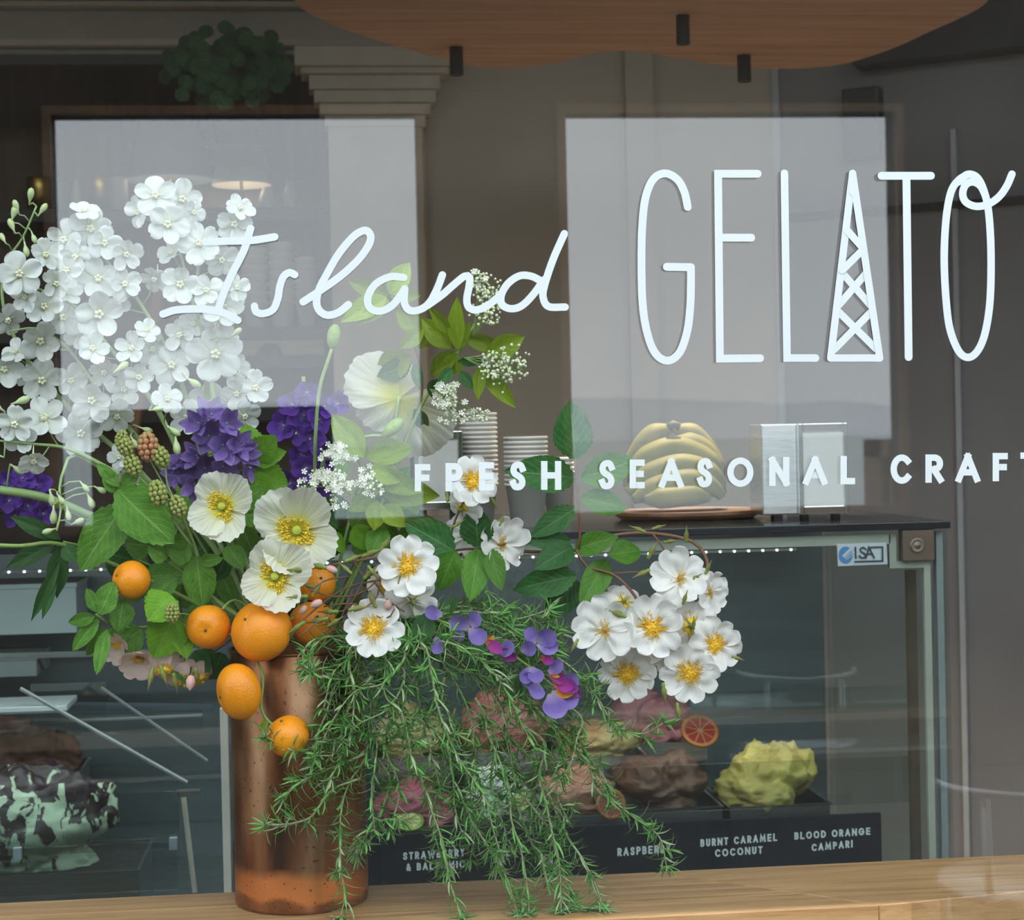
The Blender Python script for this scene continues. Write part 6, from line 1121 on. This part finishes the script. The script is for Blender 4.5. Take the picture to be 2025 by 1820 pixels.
def rosemary(lab, pp, Ys, grp='trailing rosemary sprigs', dens=1.0, side=0.55, nl=0.034, root=None, r0=0.0024):
    if pp[0][1] <= 1305: pp = [(700 + (pp[0][0] - 700) * 0.25, 1262)] + list(pp); Ys = [0.16] + [Ys[0] + (Ys[1] - Ys[0]) * i / (len(pp) - 2) for i in range(len(pp) - 1)]
    pts = stem_pts(pp, Ys, 0.006)
    t = thing('rosemary_sprig', pts[0], lab, 'rosemary', grp); sb, nb = MB(), MB(); sb.tube(pts, lambda q: r0 * (1 - 0.55 * q), 6); n = len(pts)
    def whorl(p, d, k, L, ph):
        for j in range(k):
            a = ph + 2 * math.pi * j / k + rr(.4); o = d.orthogonal().normalized(); rad = (o * math.cos(a) + d.cross(o) * math.sin(a)); dr = (d * rnd.uniform(.45, 1.1) + rad).normalized(); g = rnd.random()
            col = (0.055 + .06 * g, 0.17 + .15 * g, 0.03 + .03 * g) if rnd.random() < .78 else (0.24, 0.36, 0.16); needle(nb, p, dr, rad, L * rnd.uniform(.65, 1.1), 0.0019 * rnd.uniform(.8, 1.2), col, rnd.choice((rnd.uniform(.2, .75), rnd.uniform(.2, .75), rnd.uniform(-.5, 0))))
    for i in range(2, n):
        d = (pts[i] - pts[i - 1]).normalized(); q = i / n
        if i % 2 == 0 and rnd.random() < dens: whorl(pts[i], d, rnd.choice((4, 5)), nl, rnd.uniform(0, 6.28))
        if rnd.random() < side * 0.22 and 3 < i < n - 2:      # short leafy side shoot
            o = d.orthogonal().normalized(); a = rnd.uniform(0, 6.28); rad = o * math.cos(a) + d.cross(o) * math.sin(a); rad.y = -abs(rad.y) * .6 if rnd.random() < .5 else rad.y * .5; dd = (d * .8 + rad).normalized(); m = rnd.choice((2, 3, 4)); sp = [pts[i] + dd * (0.006 * k) + Vector((0, 0, .0006 * k * k)) for k in range(m + 1)]
            if min(s.y for s in sp) < 0.018: continue
            sb.tube(sp, 0.001, 4)
            for k in range(1, m + 1): whorl(sp[k], dd, 4 if k == m else 3, nl * .8, rnd.uniform(0, 6.28))
    for k in range(3): whorl(pts[-1], (pts[-1] - pts[-3]).normalized(), 4, nl * .85, k)
    for v in nb.v:
        if v.y < 0.0125: v.y = 0.0125 + (v.y - 0.0125) * 0.02
        if v.z < ZB + 0.001 and v.y > YB - 0.003: v.z = ZB + 0.001 + (ZB + 0.001 - v.z) * 0.45
    put('stem', sb.me('stem', M_rstem, True), t); put('needles', nb.me('needles', M_needle, False, True), t, kind='stuff'); return t
rnd.seed(77); RG = 'trailing rosemary sprigs'
def R_(lab, pts, ys, **kw): return rosemary(lab, pts, ys, **kw)
C_ = 'rosemary sprig in the dense trailing mass over the vase'
R_('rosemary sprig hanging straight down the front of the vase to the bench', [(700,1275),(730,1340),(732,1419),(722,1497),(690,1550),(674,1610),(673,1700),(681,1770),(674,1812)], (0.10,0.032))
R_('rosemary sprig curling left across the lowest mandarin', [(690,1275),(680,1314),(663,1356),(649,1398),(631,1447),(617,1479),(575,1482),(526,1458)], (0.09,0.03))
R_('rosemary sprig reaching left to the copper at mid height', [(722,1490),(690,1505),(640,1525),(596,1546),(560,1578)], (0.07,0.03))
R_('lowest left-reaching rosemary sprig with upturned tip on the copper', [(712,1540),(660,1560),(635,1590),(612,1618),(571,1630),(524,1632)], (0.065,0.03))
R_('rosemary sprig curling over the left of the vase rim', [(720,1262),(673,1258),(638,1264),(615,1288),(606,1325)], (0.11,0.045))
R_('rosemary sprig whose tip crosses the word RASPBERRY', [(1080,1420),(1130,1470),(1165,1515),(1178,1560),(1222,1592),(1257,1620),(1303,1655),(1318,1712)], (0.09,0.05))
R_('rosemary sprig arching right with tip in front of pink gelato', [(1040,1270),(1100,1300),(1141,1331),(1183,1384),(1215,1433),(1268,1452),(1312,1430)], (0.09,0.05))
R_('rosemary sprig falling left of the BALSAMIC label to the bench edge', [(790,1380),(800,1426),(810,1497),(835,1549),(853,1602),(877,1672),(891,1750),(914,1812)], (0.1,0.034))
R_('long pale-stemmed rosemary sprig crossing the mass diagonally', [(830,1270),(853,1331),(867,1405),(905,1497),(955,1570),(975,1640),(987,1680)], (0.06,0.03))
R_('pale-stemmed rosemary sprig just under the pea flower', [(880,1270),(941,1300),(976,1331),(1004,1373),(1032,1433),(1056,1478)], (0.055,0.035))
for pts, ys in (([(1032,1433),(1078,1472),(1067,1532),(1081,1595),(1092,1648),(1106,1708),(1110,1812)],(0.08,0.034)), ([(905,1560),(941,1637),(976,1690),(1004,1743),(1024,1810)],(0.08,0.034)), ([(960,1440),(1004,1549),(1011,1620),(1032,1690),(1043,1760),(1046,1812)],(0.09,0.032)), ([(985,1520),(1025,1602),(1053,1672),(1090,1730)],(0.1,0.09)), ([(1080,1560),(1120,1651),(1152,1700),(1180,1757),(1193,1808)],(0.09,0.034)),
    ([(880,1215),(965,1215),(1025,1247),(1074,1271),(1102,1285)],(0.12,0.09)), ([(900,1195),(960,1195),(1018,1201),(1064,1233),(1108,1252)],(0.14,0.12)), ([(1100,1380),(1150,1420),(1141,1460),(1132,1500),(1115,1535)],(0.08,0.04)), ([(1130,1430),(1160,1490),(1195,1540),(1210,1590)],(0.09,0.07)), ([(760,1290),(761,1373),(793,1409),(807,1461),(818,1530)],(0.07,0.045)), ([(735,1338),(690,1400),(666,1486),(625,1495)],(0.07,0.03)),
    ([(760,1270),(720,1290),(690,1340),(640,1340),(618,1330)],(0.1,0.04)), ([(760,1270),(700,1300),(660,1330),(640,1400)],(0.1,0.05)), ([(780,1270),(770,1330),(740,1400),(745,1480),(735,1560),(740,1640)],(0.1,0.06)), ([(800,1275),(820,1340),(835,1420),(850,1480),(870,1560)],(0.11,0.08)), ([(840,1280),(900,1350),(930,1420),(940,1500),(930,1580)],(0.11,0.09)), ([(860,1285),(920,1320),(990,1400),(1010,1480),(1020,1560)],(0.11,0.09)), ([(800,1265),(860,1290),(950,1340),(1040,1390),(1085,1440)],(0.13,0.10)),
    ([(900,1400),(880,1480),(870,1540),(860,1640),(880,1720)],(0.12,0.1)), ([(920,1460),(950,1560),(940,1640),(930,1700)],(0.13,0.1)), ([(990,1440),(1060,1520),(1050,1600),(1060,1690)],(0.13,0.1)), ([(960,1300),(1040,1330),(1100,1400),(1130,1440)],(0.12,0.09)), ([(760,1300),(800,1330),(770,1400),(700,1440),(680,1500)],(0.08,0.045)), ([(745,1500),(770,1540),(755,1600),(720,1660),(705,1690)],(0.1,0.06)), ([(1000,1230),(1050,1215),(1090,1240)],(0.14,0.12)), ([(860,1230),(930,1250),(1010,1290),(1060,1330)],(0.13,0.1)), ([(730,1260),(790,1300),(850,1330),(880,1400),(900,1440)],(0.1,0.08)), ([(1070,1690),(1085,1750),(1120,1785),(1160,1800)],(0.07,0.036)), ([(1040,1580),(1085,1640),(1100,1690),(1130,1770)],(0.09,0.07)),
    ([(860,1225),(930,1225),(990,1240),(1040,1268),(1085,1300)],(0.13,0.08)), ([(880,1205),(950,1205),(1010,1225),(1060,1215),(1085,1205)],(0.14,0.1)), ([(850,1250),(910,1275),(980,1310),(1030,1350)],(0.12,0.08)), ([(830,1260),(880,1310),(930,1330),(985,1345)],(0.12,0.09)), ([(900,1240),(970,1240),(1030,1290),(1090,1320),(1135,1345)],(0.12,0.09)),
    ([(800,1290),(760,1350),(700,1370),(650,1440),(630,1500)],(0.07,0.035)), ([(830,1320),(790,1400),(760,1470),(790,1560),(770,1640)],(0.1,0.07)), ([(720,1270),(690,1300),(700,1380),(690,1460),(655,1540)],(0.08,0.035)), ([(880,1340),(850,1420),(890,1500),(900,1600),(915,1650)],(0.1,0.07)), ([(940,1380),(980,1460),(970,1560),(1000,1650),(990,1720)],(0.1,0.07)), ([(1010,1350),(1060,1400),(1110,1470),(1100,1560),(1120,1620)],(0.1,0.06))):
    rosemary(C_, pts, ys)
# green plant in the alcove
pp = P(450, 205, Y_BACK - 0.15); t = thing('potted_plant', Vector((pp.x, Y_BACK + 0.25, SZ[412])), 'dark green bushy plant at the top of the alcove opening', 'plant')
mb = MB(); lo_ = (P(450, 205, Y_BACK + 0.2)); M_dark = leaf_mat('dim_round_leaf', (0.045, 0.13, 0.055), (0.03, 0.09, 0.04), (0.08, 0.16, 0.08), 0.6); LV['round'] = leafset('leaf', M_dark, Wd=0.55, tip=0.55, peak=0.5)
zpot = P(450, 215, Y_BACK + 0.2).z
put('pot', MB().lathe([(0, -0.12), (0.07, -0.12), (0.09, 0.0), (0.085, 0.0), (0.075, -0.02), (0, -0.02)], 24, (pp.x, Y_BACK + 0.3, zpot)).me('pot', M_black, True), t)
put('pot_bracket', slab('pot_bracket', M_black, pp.x - 0.1, Y_BACK + 0.2, zpot - 0.135, pp.x + 0.1, Y_BACK + 0.6, zpot - 0.12), t)
rnd.seed(4)
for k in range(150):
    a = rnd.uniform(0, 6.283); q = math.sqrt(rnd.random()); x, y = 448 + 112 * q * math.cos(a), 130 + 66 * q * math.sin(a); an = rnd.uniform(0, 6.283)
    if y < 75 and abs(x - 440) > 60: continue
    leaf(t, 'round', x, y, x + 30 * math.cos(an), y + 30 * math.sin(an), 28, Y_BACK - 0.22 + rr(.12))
put('stem', MB().tube([Vector((pp.x, Y_BACK + 0.3, zpot - .02)), Vector((pp.x, Y_BACK + 0.1, zpot + .05)), P(448, 110, Y_BACK - 0.2)], 0.008, 6).me('stem', M_stem, True), t)
